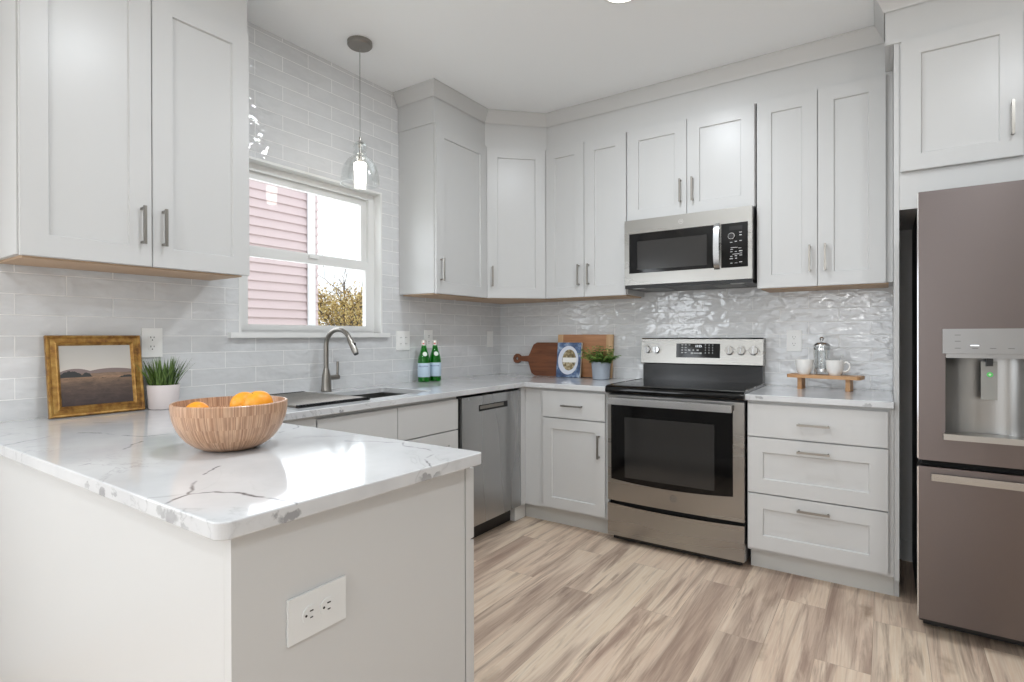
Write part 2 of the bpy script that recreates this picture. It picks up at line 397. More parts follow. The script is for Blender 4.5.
obj('sash_lock', bx(-.058, -.045, -1.76, -1.70, ZM-.004, ZM+.012), WHITEPL, win, bevel=.003)
obj('window_sill', bx(-.06, .03, -2.245, -1.235, 1.209, 1.235), TRIM, win, bevel=.004)

# dining-room glazing behind the camera
pd = bpy.data.objects.new('door_1', None); COL.objects.link(pd); pd['kind'] = 'structure'; pd['label'] = 'glazed patio door behind the camera'
bm = B()
for a, b in ((.75, .83), (1.93, 2.07), (3.17, 3.25)): box(bm, a, b, YR-.1, YR-.03, .05, 2.2)
for lo, hi in ((.05, .15), (2.1, 2.2)): box(bm, .83, 1.93, YR-.1, YR-.03, lo, hi); box(bm, 2.07, 3.17, YR-.1, YR-.03, lo, hi)
obj('door_frame', bm, TRIM, pd)
w2 = bpy.data.objects.new('window_2', None); COL.objects.link(w2); w2['kind'] = 'structure'; w2['label'] = 'white dining room window'
bm = B(); ring_x(bm, -.10, -.04, -6.4, -3.8, .8, 2.2, .05); box(bm, -.10, -.04, -6.35, -3.85, 1.47, 1.53); box(bm, -.10, -.04, -5.13, -5.07, .85, 1.47); box(bm, -.10, -.04, -5.13, -5.07, 1.53, 2.15); obj('window_frame', bm, TRIM, w2)

# risers and crown moulding
def riser(name, pts, zb, label, flare=.045, z1=2.684):
    """vertical board following pts (plan points), then a crown flaring outwards up to the ceiling; outward is to the right of travel"""
    n = len(pts); P = [Vector(p) for p in pts]
    def offs(d):
        out = []
        for i in range(n):
            dirs = []
            if i > 0: dirs.append((P[i]-P[i-1]).normalized())
            if i < n-1: dirs.append((P[i+1]-P[i]).normalized())
            ns = [Vector((q.y, -q.x)) for q in dirs]
            a = ns[0] if len(ns) == 1 else (ns[0]+ns[1]).normalized()
            k = 1 if len(ns) == 1 else 1/max(.3, a.dot(ns[0]))
            out.append(P[i]+a*d*k)
        return out
    prof = [(-.018, zb), (0, zb), (0, z1), (.006, z1-.004), (.010, z1+.006), (.018, z1+.022), (.032, z1+.050), (flare-.004, ZC-.012), (flare, ZC-.008), (flare, ZC-.0005), (-.018, ZC-.0005)]
    bm = B(); rows = [[bm.verts.new((q.x, q.y, z)) for q in offs(d)] for d, z in prof]
    k = len(prof)
    for i in range(k):
        for j in range(n-1): bm.faces.new((rows[i][j], rows[i][j+1], rows[(i+1) % k][j+1], rows[(i+1) % k][j]))
    bm.faces.new([rows[i][0] for i in range(k)]); bm.faces.new([rows[i][n-1] for i in range(k)][::-1])
    return struct(name, bm, CAB, label)
D0 = .306
riser('trim_2', [(.002, -1.137), (D0, -1.137), (D0, -.617), (.617, -D0), (2.6195, -D0)], 2.522, 'white riser board and crown moulding above the corner wall cabinets')
riser('trim_3', [(2.588, -.27), (2.588, -.612), (3.60, -.612)], 2.532, 'white riser board and crown moulding above the refrigerator cabinet')
riser('trim_4', [(.002, -3.10), (D0, -3.10), (D0, -2.318), (.002, -2.318)], 2.522, 'white riser board and crown moulding above the left wall cabinet')

# ------------------------------------------------------------------ cabinets
def pull(parent, x, z, vertical, y, L=.14):
    bm = B(); h = L/2
    if vertical:
        box(bm, x-.005, x+.005, y-.034, y-.026, z-h, z+h)
        for s in (-1, 1): box(bm, x-.004, x+.004, y-.028, y, z+s*(h-.008)-.004, z+s*(h-.008)+.004)
    else:
        box(bm, x-h, x+h, y-.034, y-.026, z-.005, z+.005)
        for s in (-1, 1): box(bm, x+s*(h-.008)-.004, x+s*(h-.008)+.004, y-.028, y, z-.004, z+.004)
    return obj('handle', bm, NICKEL, parent, bevel=.0012, seg=1)
def front(parent, name, x0, x1, z0, z1, y, shaker=True, th=.019, rail=.072, m=CAB):
    bm = B(); vs = box(bm, x0, x1, y, y-th, z0, z1); bm.normal_update()
    if shaker:
        f = [f for f in bm.faces if all(abs(v.co.y-(y-th)) < 1e-6 for v in f.verts)][0]
        bmesh.ops.inset_region(bm, faces=[f], thickness=rail*1.41421, depth=0)
        bmesh.ops.inset_region(bm, faces=[f], thickness=.005, depth=0)
        for v in f.verts: v.co.y += .009
    outer = [e for e in bm.edges if all(abs(v.co.y-(y-th)) < 1e-6 for v in e.verts) and all(abs(v.co.x-x0) < 1e-6 or abs(v.co.x-x1) < 1e-6 or abs(v.co.z-z0) < 1e-6 or abs(v.co.z-z1) < 1e-6 for v in e.verts)
             and (abs(e.verts[0].co.x-e.verts[1].co.x) > .5*(x1-x0) or abs(e.verts[0].co.z-e.verts[1].co.z) > .5*(z1-z0))]
    bmesh.ops.bevel(bm, geom=outer, offset=.0018, segments=2, affect='EDGES')
    return obj(name, bm, m, parent)
G = .0015
def wall_cabinet(label, loc, rz, w, d, z0, z1, doors, door_z=None, group='white shaker wall cabinets', extra=0., bottom=True, lo=0., name='wall_cabinet', toprail=.006):
    """doors: list of (x0, x1, handle side 'L'/'R'/None)"""
    t = thing(name, label, 'cabinet', (loc[0], loc[1], z0), rz, group); h = z1-z0
    obj('body', bx(0, w+extra, -d, -.002, .006, h+toprail), CAB, t)
    if bottom: obj('bottom_panel', bx(.018, w+extra-.018, -d+.02, -.02, -.002, .006), RAWWOOD, t, label='unfinished tan plywood underside')
    for a, b, side in doors:
        dr = front(t, 'door', a+G, b-G, lo+.002, h-.003, -d-.001)
        if side:
            x = a+.036 if side == 'L' else b-.036
            pull(dr, x, lo+.15, True, -d-.020)
    return t
UB, UT, CD = 1.475, 2.522, .302
wall_cabinet('white two-door wall cabinet left of the window, above the peninsula', (0, -3.084, 0), PI/2, .768, CD, UB, UT, [(.003, .384, 'R'), (.384, .765, 'L')])
wall_cabinet('white single-door wall cabinet just right of the window, glossy side panel showing', (0, -1.131, 0), PI/2, .52, CD, UB, UT, [(.003, .519, 'L')])
wall_cabinet('white two-door wall cabinet between the corner cabinet and the microwave', (.612, 0, 0), 0, .606, CD, UB, UT, [(.003, .303, 'R'), (.303, .603, 'L')])
wall_cabinet('short white two-door wall cabinet directly above the microwave', (1.2185, 0, 0), 0, .766, CD, 1.938, UT, [(.003, .383, 'R'), (.383, .763, 'L')])
wall_cabinet('white two-door wall cabinet between the microwave and the refrigerator panel', (1.989, 0, 0), 0, .604, CD, UB, UT, [(.003, .302, 'R'), (.302, .603, 'L')], extra=.026)
# diagonal corner wall cabinet
t = thing('corner_wall_cabinet', 'white diagonal corner wall cabinet with one door and handle at its left', 'cabinet', (0, 0, UB), 0, 'white shaker wall cabinets')
pl = [(.002, -.002), (.002, -.611), (CD, -.611), (.611, -CD), (.611, -.002)]
bm = B(); prism(bm, pl, 'z', .006, UT-UB+.006); obj('body', bm, CAB, t)
bm = B(); prism(bm, [(.02, -.02), (.02, -.59), (CD-.01, -.59), (.59, -CD+.01), (.59, -.02)], 'z', -.002, .006); obj('bottom_panel', bm, RAWWOOD, t, label='unfinished tan plywood underside')
dw = math.hypot(.611-CD, .611-CD)
dr = front(t, 'door', .012, dw-.012, .002, UT-UB-.003, -.001)
hd = pull(dr, .046, .15, True, -.020)
dr.matrix_parent_inverse = Matrix.Identity(4); dr.location = (CD, -.611, 0); dr.rotation_euler = (0, 0, PI/4)
# cabinet above the refrigerator
t = thing('refrigerator_cabinet', 'deep white wall cabinet above the refrigerator, doors with wide panels', 'cabinet', (2.6405, 0, 1.779), 0, 'white shaker wall cabinets')
h = 2.534-1.779
obj('body', bx(0, .93, -.606, -.002, 0, h+.004), CAB, t)
obj('filler_strip', bx(-.034, -.021, -.60, -.310, h-.004, h+.16), CAB, t)
for a, b, s in ((.004, .413, 'R'), (.418, .826, 'L')):
    d_ = front(t, 'door', a+G, b-G, .166, h-.003, -.607); pull(d_, (b-.036 if s == 'R' else a+.036), .32, True, -.626)
# tall side panel
bm = B(); prism(bm, [(-.002, 0), (-.002, 2.60), (-.606, 2.60), (-.606, .10), (-.53, .10), (-.53, 0)], 'x', 2.6205, 2.6395)
tag(obj('refrigerator_side_panel', bm, CAB), 'tall narrow white side panel between the backsplash and the refrigerator', 'panel')

def base_body(t, w, d=.609, kick=True, x0=0., kx0=None, kx1=None):
    obj('body', bx(x0, x0+w, -d, -.002, .113, .882), CAB, t)
    if kick: obj('toe_kick', bx(x0 if kx0 is None else kx0, x0+w if kx1 is None else kx1, -.532, -.518, 0, .113), KICK, t)
Z1, Z2, Z3, ZB = .866, .698, .411, .128
# drawer base right of the range
t = thing('drawer_base_cabinet', 'white three-drawer base cabinet between the range and the refrigerator', 'cabinet', (1.999, 0, 0), 0, 'white base cabinets')
base_body(t, .6205, kx1=.6205)
for za, zb, sh in ((Z2+.003, Z1, False), (Z3+.003, Z2-.003, True), (ZB, Z3-.003, True)):
    f = front(t, 'drawer', .003, .600, za, zb, -.610, sh); pull(f, .3015, (zb-.088) if not sh else (zb-.05), False, -.629)
# base cabinet left of the range
t = thing('base_cabinet', 'white base cabinet left of the range with one drawer over one door', 'cabinet', (.6125, 0, 0), 0, 'white base cabinets')
base_body(t, .6125, kx0=-.08)
f = front(t, 'drawer', .160, .593, Z2+.003, Z1, -.610, False); pull(f, .377, .781, False, -.629)
f = front(t, 'door', .160, .593, ZB, Z2-.003, -.610, True, rail=.066); pull(f, .557, .549, True, -.629)
# sink base (left run)
t = thing('sink_base_cabinet', 'white sink base cabinet under the window with flat false drawer fronts', 'cabinet', (0, -2.212, 0), PI/2, 'white base cabinets')
bm = B()   # open-topped carcass so the basin hangs inside
box(bm, 0, .924, -.609, -.590, .113, .882); box(bm, 0, .018, -.590, -.002, .113, .882); box(bm, .906, .924, -.590, -.002, .113, .882); box(bm, .018, .906, -.590, -.002, .113, .13)
obj('body', bm, CAB, t); obj('toe_kick', bx(0, .924, -.532, -.518, 0, .113), KICK, t)
for a, b in ((.006, .4595), (.4625, .917)):
    front(t, 'drawer', a, b, Z2+.003, Z1, -.610, False); f = front(t, 'door', a, b, ZB, Z2-.003, -.610); pull(f, b-.036 if a < .1 else a+.036, .62, True, -.629)
# corner: filler + toe piece next to the dishwasher
t = thing('corner_filler', 'narrow white filler strip in the base corner beside the dishwasher', 'cabinet filler', (.611, -.612, 0), 0)
obj('filler_panel', bx(-.004, .018, -.049, .0, .113, .882), CAB, t)
obj('toe_block', bx(-.085, -.03, -.05, .072, 0, .113), TRIM, t, bevel=.002)

t = thing('blind_corner_panel', 'plain white corner filler panel between the sink cabinet and the peninsula', 'cabinet filler', (.61, -2.3625, 0), PI/2)
obj('filler_panel', bx(-.149, .149, -.019, 0, .113, .882), CAB, t); obj('toe_kick', bx(-.149, .149, .07, .084, 0, .113), KICK, t)

# peninsula: cabinets facing the kitchen (+y), finished back and end panels
t = thing('peninsula_cabinet', 'white peninsula base cabinet with plain finished end and back panels', 'cabinet', (0, -3.15, 0), 0, 'white base cabinets')
obj('body', bx(.012, 1.667, .02, .606, .113, .882), CAB, t)
obj('back_panel', bx(.012, 1.6675, 0, .019, 0, .883), CAB, t)
obj('end_panel', bx(1.668, 1.69, 0, .612, 0, .883), CAB, t)
obj('face_frame', bx(.66, 1.69, .617, .636, .113, .882), CAB, t, bevel=.001)
bm = B(); box(bm, .66, 1.66, .56, .575, 0, .113); obj('toe_kick', bm, KICK, t)
xs = [.70, 1.19, 1.688]
for a, b in zip(xs, xs[1:]):
    for za, zb, nm, sh in ((Z2-.017, Z1, 'drawer', False), (.10, Z2-.023, 'door', True)):
        holder = front(t, nm, -b+G, -a-G, za, zb, -.637, sh); pull(holder, -(a+b)/2 if nm == 'drawer' else -a-.045, .78 if nm == 'drawer' else .6, nm == 'door', -.656)
        holder.rotation_euler = (0, 0, PI)

# ------------------------------------------------------------------ countertops
def slab(name, outline, hole=None, z0=.8835, z1=.914):
    bm = B()
    def loop(pts, z): return [bm.verts.new((x, y, z)) for x, y in pts]
    loops = [outline]+([hole] if hole else [])
    top = []; bot = []
    for L in loops: top.append(loop(L, z1)); bot.append(loop(L, z0))
    for vs, flip in ((top, False), (bot, True)):
        es = []
        for L in vs:
            for i in range(len(L)): es.append(bm.edges.new((L[i], L[(i+1) % len(L)])))
        bmesh.ops.triangle_fill(bm, use_beauty=True, edges=es)
    for a, b in zip(top, bot):
        n = len(a)
        for i in range(n): bm.faces.new((a[i], a[(i+1) % n], b[(i+1) % n], b[i]))
    bmesh.ops.recalc_face_normals(bm, faces=bm.faces)
    es = [e for e in bm.edges if len(e.link_faces) == 2 and e.calc_face_angle(0) > 1.2 and abs(e.verts[0].co.z-e.verts[1].co.z) < 1e-5]
    bmesh.ops.bevel(bm, geom=es, offset=.003, segments=3, affect='EDGES', profile=.5)
    return obj(name, bm, QUARTZ)
def rc(cx, cy, r, a0, a1, n=8): return [(cx+r*math.cos(a0+(a1-a0)*i/n), cy+r*math.sin(a0+(a1-a0)*i/n)) for i in range(n+1)]
R = .024; R2 = .012
out = [(.002, -3.1805)]+rc(1.7105-R, -3.1805+R, R, -PI/2, 0)+rc(1.728-R2, -2.508-R2, R2, 0, PI/2)+[(.648, -2.510), (.648, -.648), (1.2235, -.648), (1.2235, -.010), (.002, -.010)]
SX0, SX1, SY0, SY1 = .135, .525, -2.09, -1.39
hole = (rc(SX1-.02, SY0+.02, .02, -PI/2, 0, 4)+rc(SX1-.02, SY1-.02, .02, 0, PI/2, 4)+rc(SX0+.02, SY1-.02, .02, PI/2, PI, 4)+rc(SX0+.02, SY0+.02, .02, PI, 1.5*PI, 4))
tag(slab('countertop', out, hole), 'white quartz worktop with grey veins running over peninsula, sink and corner', 'countertop')
tag(slab('countertop', [(1.9935, -.648), (2.6195, -.648), (2.6195, -.010), (1.9935, -.010)]), 'short white quartz worktop right of the range, under the wooden riser', 'countertop')

# sink basin
t = thing('kitchen_sink', 'stainless steel undermount sink half covered by the drying rack', 'sink', (.33, -1.74, .66))
bm = B(); x0, x1, y0, y1 = -.203, .203, -.358, .358
box(bm, x0, x1, y0, y1, .0, .004)
box(bm, x0, x0+.004, y0, y1, .004, .2225); box(bm, x1-.004, x1, y0, y1, .004, .2225); box(bm, x0+.004, x1-.004, y0, y0+.004, .004, .2225); box(bm, x0+.004, x1-.004, y1-.004, y1, .004, .2225)
obj('basin', bm, SINKS, t)
bm = B(); lathe(bm, [(0, .0055), (.035, .0055), (.045, .009), (.048, .005)], 24); obj('drain', bm, CHROME, t, smooth=True)
# drying rack
t = thing('drying_rack', 'grey roll-up drying rack with dark end strips lying over the sink', 'drying rack', (.305, -2.06, .914))
for i in range(25):
    y = -.185+i*.0154; bm = B(); tube(bm, [(-.245, y, .006), (.245, y, .006)], .0052, 8); obj('rod', bm, NICKEL, t, smooth=True)
for x in (-.25, .25):
    bm = B(); box(bm, x-.010, x+.010, -.192, .192, .0, .0045)
    for i in range(25): box(bm, x-.010, x+.010, -.1905+i*.0154, -.1795+i*.0154, .0045, .0125)
    obj('end_strip', bm, BLACK, t)

# ------------------------------------------------------------------ faucet
t = thing('kitchen_faucet', 'brushed nickel gooseneck kitchen faucet with side lever', 'faucet', (.062, -1.735, .914), .14)
bm = B(); lathe(bm, [(0, 0), (.028, 0), (.029, .006), (.026, .012), (.0245, .05), (.023, .085), (.017, .112), (.0135, .125), (0, .125)], 28); obj('base', bm, NICKEL, t, smooth=True)
pts = [(0, 0, .12), (0, 0, .248)]
for i in range(1, 15):
    a = PI-i*(PI*.86)/14; pts.append((.088+.088*math.cos(a), 0, .248+.090*math.sin(a)))
e = Vector(pts[-1]); dirn = (Vector(pts[-1])-Vector(pts[-2])).normalized()
bm = B(); tube(bm, pts, .0125, 16); obj('spout', bm, NICKEL, t, smooth=True)
bm = B(); tube(bm, [e-dirn*.004, e+dirn*.02, e+dirn*.07, e+dirn*.088], [.0142, .0155, .0165, .0145], 16); sh = obj('spray_head', bm, NICKEL, t, smooth=True)
bm = B(); tube(bm, [e+dirn*.0885, e+dirn*.094], .0125, 16); obj('nozzle', bm, BLACK, sh)
bm = B(); q = e+dirn*.04+Vector((.0155, 0, .003)); box(bm, q.x-.003, q.x+.003, q.y-.005, q.y+.005, q.z-.012, q.z+.012); obj('spray_button', bm, BLACK, sh)
bm = B(); tube(bm, [(0, .018, .072), (0, .090, .074), (0, .093, .074)], [.014, .0145, .012], 16); lv = obj('handle_hub', bm, NICKEL, t, smooth=True)
bm = B(); tube(bm, [(0, .082, .078), (0, .085, .105), (0, .086, .160)], [.008, .006, .0065], 12); obj('lever', bm, NICKEL, lv, smooth=True)

# ------------------------------------------------------------------ range
RX0, RW = 1.2279, .7628
t = thing('electric_range', 'stainless steel electric range with black glass cooktop and oven window', 'range', (RX0, 0, 0))
bm = B(); box(bm, .004, RW-.004, -.598, -.022, .035, .893); obj('body', bm, mat('dark_grey_enamel', (60, 60, 62), .4), t)
obj('kick_plate', bx(.02, RW-.02, -.60, -.56, .012, .05), BLACK, t)
for x in (.05, RW-.05):
    for y in (-.54, -.07):
        bm = B(); cyl(bm, .018, 0, .036, 12, (x, y, 0)); obj('foot', bm, BLACK, t)
bm = B()   # cooktop with bull-nosed front
pr_ = [(-.085, .894), (-.085, .926), (-.62, .926), (-.648, .924), (-.664, .916), (-.670, .903), (-.668, .888), (-.655, .880), (-.62, .880), (-.61, .894)]
prism(bm, pr_, 'x', -.002, RW+.0015); ct = obj('cooktop', bm, BLACKGLASS, t, smooth=True, label='black glass cooktop with rounded front edge')
for x in (.0015, RW-.0045): obj('side_trim', bx(x, x+.003, -.60, -.09, .9262, .9285), STEEL, ct)
ringm = mat('burner_marking', (60, 60, 62), .25)
for cx, cy, rr in ((.2, -.24, .095), (.2, -.48, .11), (.57, -.25, .08), (.56, -.47, .115)):
    bm = B(); seg = 48
    a = [bm.verts.new((cx+rr*math.cos(2*PI*i/seg), cy+rr*math.sin(2*PI*i/seg), .9264)) for i in range(seg)]
    b = [bm.verts.new((cx+(rr-.003)*math.cos(2*PI*i/seg), cy+(rr-.003)*math.sin(2*PI*i/seg), .9264)) for i in range(seg)]
    for i in range(seg): bm.faces.new((a[i], a[(i+1) % seg], b[(i+1) % seg], b[i]))
    obj('burner_ring', bm, ringm, ct)
# door: stainless skin, black glass with sagging lower edge
def arc_panel(bm, x0, x1, zt, zb, sag, y0, y1, n=20, ztop_sag=0.):
    pts = [(x0+(x1-x0)*i/n, zb-sag*(1-(2*i/n-1)**2)) for i in range(n+1)]
    tp = [(x1-(x1-x0)*i/n, zt-ztop_sag*(1-(2*i/n-1)**2)) for i in range(n+1)]
    prism(bm, pts+tp, 'y', y0, y1)
bm = B(); arc_panel(bm, .002, RW-.002, .868, .250, .004, -.599, -.640); od = obj('oven_door', bm, STEEL, t, bevel=.004)
bm = B(); arc_panel(bm, .024, RW-.058, .852, .376, .018, -.6395, -.6425); gl = obj('door_glass', bm, BLACKGLASS, od, bevel=.001)
obj('oven_window', bx(.108, .612, -.6430, -.6423, .392, .742), DARKGLASS, gl)
bm = B(); 
n = 16
prf = []
bar = []
x0b, x1b = .030, RW-.052
box(bm, x0b, x1b, -.712, -.688, .820, .857)
obj('handle', bm, POLISH, od, bevel=.009, seg=4)
for x in (x0b+.012, x1b-.012): obj('handle_bracket', bx(x-.012, x+.012, -.690, -.640, .826, .852), BLACK, od)
LOGO = mat('etched_logo', (120, 120, 122), .35, .8)
def logo(parent, x, y, z, r, m=None, back=None):
    m = m or LOGO
    bm = B(); seg = 32
    a = [(x+r*math.cos(2*PI*i/seg), z+r*math.sin(2*PI*i/seg)) for i in range(seg)]; b = [(x+r*.88*math.cos(2*PI*i/seg), z+r*.88*math.sin(2*PI*i/seg)) for i in range(seg)]
    va = [bm.verts.new((p[0], y-.0006, p[1])) for p in a]; vb = [bm.verts.new((p[0], y-.0006, p[1])) for p in b]
    for i in range(seg): bm.faces.new((va[i], va[(i+1) % seg], vb[(i+1) % seg], vb[i]))
    lg = obj('logo', bm, m, parent); text_mesh('GE', r*1.05, m, lg, 'lettering', Matrix.Translation((x, y-.0004, z)), .0002)
    return lg
logo(od, RW/2+.01, -.640, .315, .018)
bm = B(); arc_panel(bm, .002, RW-.002, .232, .045, .0, -.599, -.642, ztop_sag=.012); obj('storage_drawer', bm, STEEL, t, bevel=.005)
obj('door_gap', bx(.006, RW-.006, -.610, -.599, .20, .27), HOLE, t)
# backguard
obj('rear_panel', bx(.010, RW-.010, -.085, -.022, .926, 1.03), BLACKENAMEL, t)
bm = B(); prism(bm, [(-.022, 1.028), (-.100, 1.028), (-.112, 1.036), (-.096, 1.192), (-.088, 1.2), (-.022, 1.2)], 'x', .004, RW-.004); cp = obj('control_panel', bm, STEEL, t, bevel=.003)
def on_panel(x, z, out=0.): return Vector((x, -.112+(z-1.036)/(1.192-1.036)*.016-out, z))
th = math.atan2(.016, .156)
def PM(x, z, out=.0): return Matrix.Translation(on_panel(x, z, out)) @ Matrix.Rotation(-th, 4, 'X')
dx0, dx1 = .240, .512
bm = B(); box(bm, -(dx1-dx0)/2, (dx1-dx0)/2, -.002, .001, -.048, .042, M=PM((dx0+dx1)/2, 1.122)); dp = obj('display', bm, BLACKGLASS, cp, bevel=.0008)
cxm = (dx0+dx1)/2
text_mesh('10:25', .019, DISPLAY, dp, 'digits', PM(cxm+.004, 1.147, .0022), .0001)
bm = B()
def mark(bm, x, z, w, hh): box(bm, -w/2, w/2, -.0008, 0, -hh/2, hh/2, M=PM(x, z, .0018))
for r_ in range(4):
    for cx in (dx0+.038, dx0+.060): mark(bm, cx, 1.155-r_*.0165, .012, .006)
    for k, cx in enumerate((dx1-.088, dx1-.066, dx1-.044)):
        mark(bm, cx, 1.155-r_*.0165, .005, .006)
mark(bm, dx0+.084, 1.155, .011, .005); mark(bm, dx0+.083, 1.122, .014, .008); mark(bm, dx0+.109, 1.122, .009, .007); mark(bm, dx0+.136, 1.122, .012, .008)
mark(bm, dx0+.100, 1.103, .013, .010); mark(bm, dx0+.127, 1.103, .034, .006); mark(bm, dx0+.154, 1.103, .014, .010)
obj('key_legend', bm, LEGEND, dp)
KN = STEELV
for x, r in ((.048, .0235), (.110, .0235), (.570, .0255), (.638, .0255), (.708, .0255)):
    M = PM(x, 1.122, 0) @ Matrix.Rotation(PI/2, 4, 'X')
    bm = B(); lathe(bm, [(0, 0), (r*1.12, 0), (r*1.12, .004), (r, .005), (r*.96, .024), (r*.9, .027), (0, .027)], 28, M=M)
    kb = obj('knob', bm, CHROME, cp, smooth=True)
    bm = B(); box(bm, -.003, .003, -r*.9, r*.9, .027, .033, M=M); obj('grip', bm, STEELV, kb, bevel=.001)

# ------------------------------------------------------------------ microwave
MX0, MW = 1.2305, .749; MZ = 1.530
t = thing('microwave_oven', 'stainless steel over-the-range microwave with black door and keypad', 'microwave', (MX0, 0, MZ))
obj('body', bx(0.001, MW-.001, -.350, -.012, 0, .402), mat('microwave_case', (120, 120, 120), .35, .8), t)
bm = B(); box(bm, .0, MW, -.386, -.351, .0, .404); fp = obj('front_panel', bm, STEEL, t, bevel=.004, label='stainless steel front')
gl = obj('door_glass', bx(.032, .545, -.3885, -.3855, .072, .318), BLACKGLASS, fp, bevel=.001)
obj('window', bx(.086, .505, -.3892, -.3884, .092, .268), MWGLASS, gl)
kp = obj('control_panel', bx(.585, .727, -.3885, -.3855, .068, .318), BLACKGLASS, fp, bevel=.001)
bm = B(); pts = [(.562, -.388-.024*math.sin(PI*min(1, max(0, i/14)))**.5*1.0, .066+i*(.254/14)) for i in range(15)]
L_ = []
for x in (.547, .578): L_.append(x)
poly = [(-.389, .062)]+[(p[1]-.006, p[2]) for p in pts]+[(-.389, .326)]+[(p[1]+.004, p[2]) for p in reversed(pts[1:-1])]
prism(bm, poly, 'x', .547, .578); obj('handle', bm, STEELV, fp, smooth=True, label='curved vertical steel door handle')
obj('display', bx(.628, .700, -.3895, -.3884, .276, .300), mat('unlit_display', (4, 4, 5), .1), kp)
bm = B(); M = Matrix.Translation((.642, -.3885, .243)) @ Matrix.Rotation(PI/2, 4, 'X')
lathe(bm, [(0, 0), (.019, 0), (.019, .012), (.017, .014), (.0155, .014), (.0155, .006), (0, .006)], 32, M=M); obj('dial', bm, CHROME, kp, smooth=True)
bm = B(); cyl(bm, .0155, .004, .013, 24, M=M); obj('dial_cap', bm, BLACK, kp, smooth=True)
bm = B()
def mk(x, z, w, h): box(bm, x-w/2, x+w/2, -.3892, -.3884, z-h/2, z+h/2)
for x, z, w, h in [(.689, .262, .014, .004), (.689, .247, .013, .005), (.639, .209, .012, .004), (.664, .213, .012, .004), (.689, .215, .012, .004), (.655, .179, .036, .003), (.685, .174, .016, .003), (.642, .169, .014, .003),
                   (.640, .156, .012, .003), (.664, .156, .012, .003), (.690, .158, .017, .005), (.664, .142, .036, .003), (.690, .145, .014, .003), (.640, .130, .012, .004), (.664, .132, .012, .004), (.690, .134, .015, .003), (.640, .117, .018, .004), (.665, .118, .011, .004), (.640, .092, .011, .003), (.665, .092, .014, .002), (.690, .096, .015, .004)]: mk(x, z, w, h)
obj('key_legend', bm, LEGEND, kp)
logo(fp, .355, -.386, .362, .014, mat('pale_logo', (215, 215, 212), .3, .5))
bm = B(); box(bm, .002, MW-.002, -.383, -.014, -.020, -.0005)
obj('vent_base', bm, BLACK, t)
GR = mat('grease_filter', (118, 118, 116), .45, .6)
for a, b in ((.09, .25), (.52, .68)): obj('filter', bx(a, b, -.33, -.13, -.0235, -.0205), GR, t)
for a, b in ((.05, .12), (.63, .70)): obj('cooktop_light', bx(a, b, -.375, -.34, -.0235, -.0205), LEGEND, t)

# ------------------------------------------------------------------ dishwasher
t = thing('dishwasher', 'stainless steel dishwasher left of the base corner with pocket handle', 'dishwasher', (0, -1.2795, 0), PI/2)
obj('tub', bx(.006, .606, -.585, -.02, .10, .870), BLACK, t)
bm = B(); box(bm, .012, .606, -.634, -.586, .118, .866)
dd = obj('door', bm, STEELV, t, bevel=.006, seg=3)
hb = B(); a0, a1, z0, z1 = .168, .455, .776, .812
box(hb, a0, a1, -.6362, -.6338, z0, z1); pk = obj('handle_pocket', hb, BLACK, dd, bevel=.001)
obj('pocket_grip', bx(a0+.006, a1-.045, -.6385, -.6361, z0+.012, z1-.005), NICKEL, pk, bevel=.001)
obj('toe_kick', bx(.006, .606, -.55, -.53, .005, .112), BLACK, t)
obj('gap_strip', bx(-.007, .0055, -.60, -.02, .113, .870), HOLE, t)

# ------------------------------------------------------------------ refrigerator
FX, FW, FY = 2.698, .908, -.900
t = thing('refrigerator', 'large dark stainless french door refrigerator with ice and water dispenser', 'refrigerator', (FX, 0, 0))
obj('cabinet_body', bx(.006, FW-.006, -.80, -.06, .03, 1.765), mat('fridge_side_black', (26, 25, 26), .45), t)
for x in (.06, FW-.06):
    for y in (-.74, -.12):
        bm = B(); cyl(bm, .02, 0, .032, 12, (x, y, 0)); obj('foot', bm, BLACK, t)
obj('base_grille', bx(.02, FW-.02, -.79, -.77, .015, .06), BLACK, t)
def fdoor(name, x0, x1, z0, z1, cut=None):
    bm = B()
    if not cut: box(bm, x0, x1, FY, -.815, z0, z1)
    else:
        cx0, cx1, cz0, cz1 = cut
        box(bm, x0, cx0, FY, -.815, z0, z1); box(bm, cx1, x1, FY, -.815, z0, z1); box(bm, cx0, cx1, FY, -.815, z0, cz0); box(bm, cx0, cx1, FY, -.815, cz1, z1)
        box(bm, cx0, cx1, -.83, -.815, cz0, cz1)
        bmesh.ops.remove_doubles(bm, verts=bm.verts, dist=1e-5)
        from collections import defaultdict
        # drop the internal faces between the blocks
        dd_ = defaultdict(list)
        for f in bm.faces: dd_[tuple(sorted(v.index for v in f.verts))].append(f)
        bm.verts.index_update()
    return obj(name, bm, FRIDGE, t, bevel=0 if cut else .006, seg=3)
CUT = (.085, .355, .828, 1.165)
ld = fdoor('door', .0, .452, .716, 1.787, CUT); rd = fdoor('door', .457, FW, .716, 1.787)
obj('edge_trim', bx(-.0035, .0, -.896, -.82, .72, 1.783), CHROME, ld)
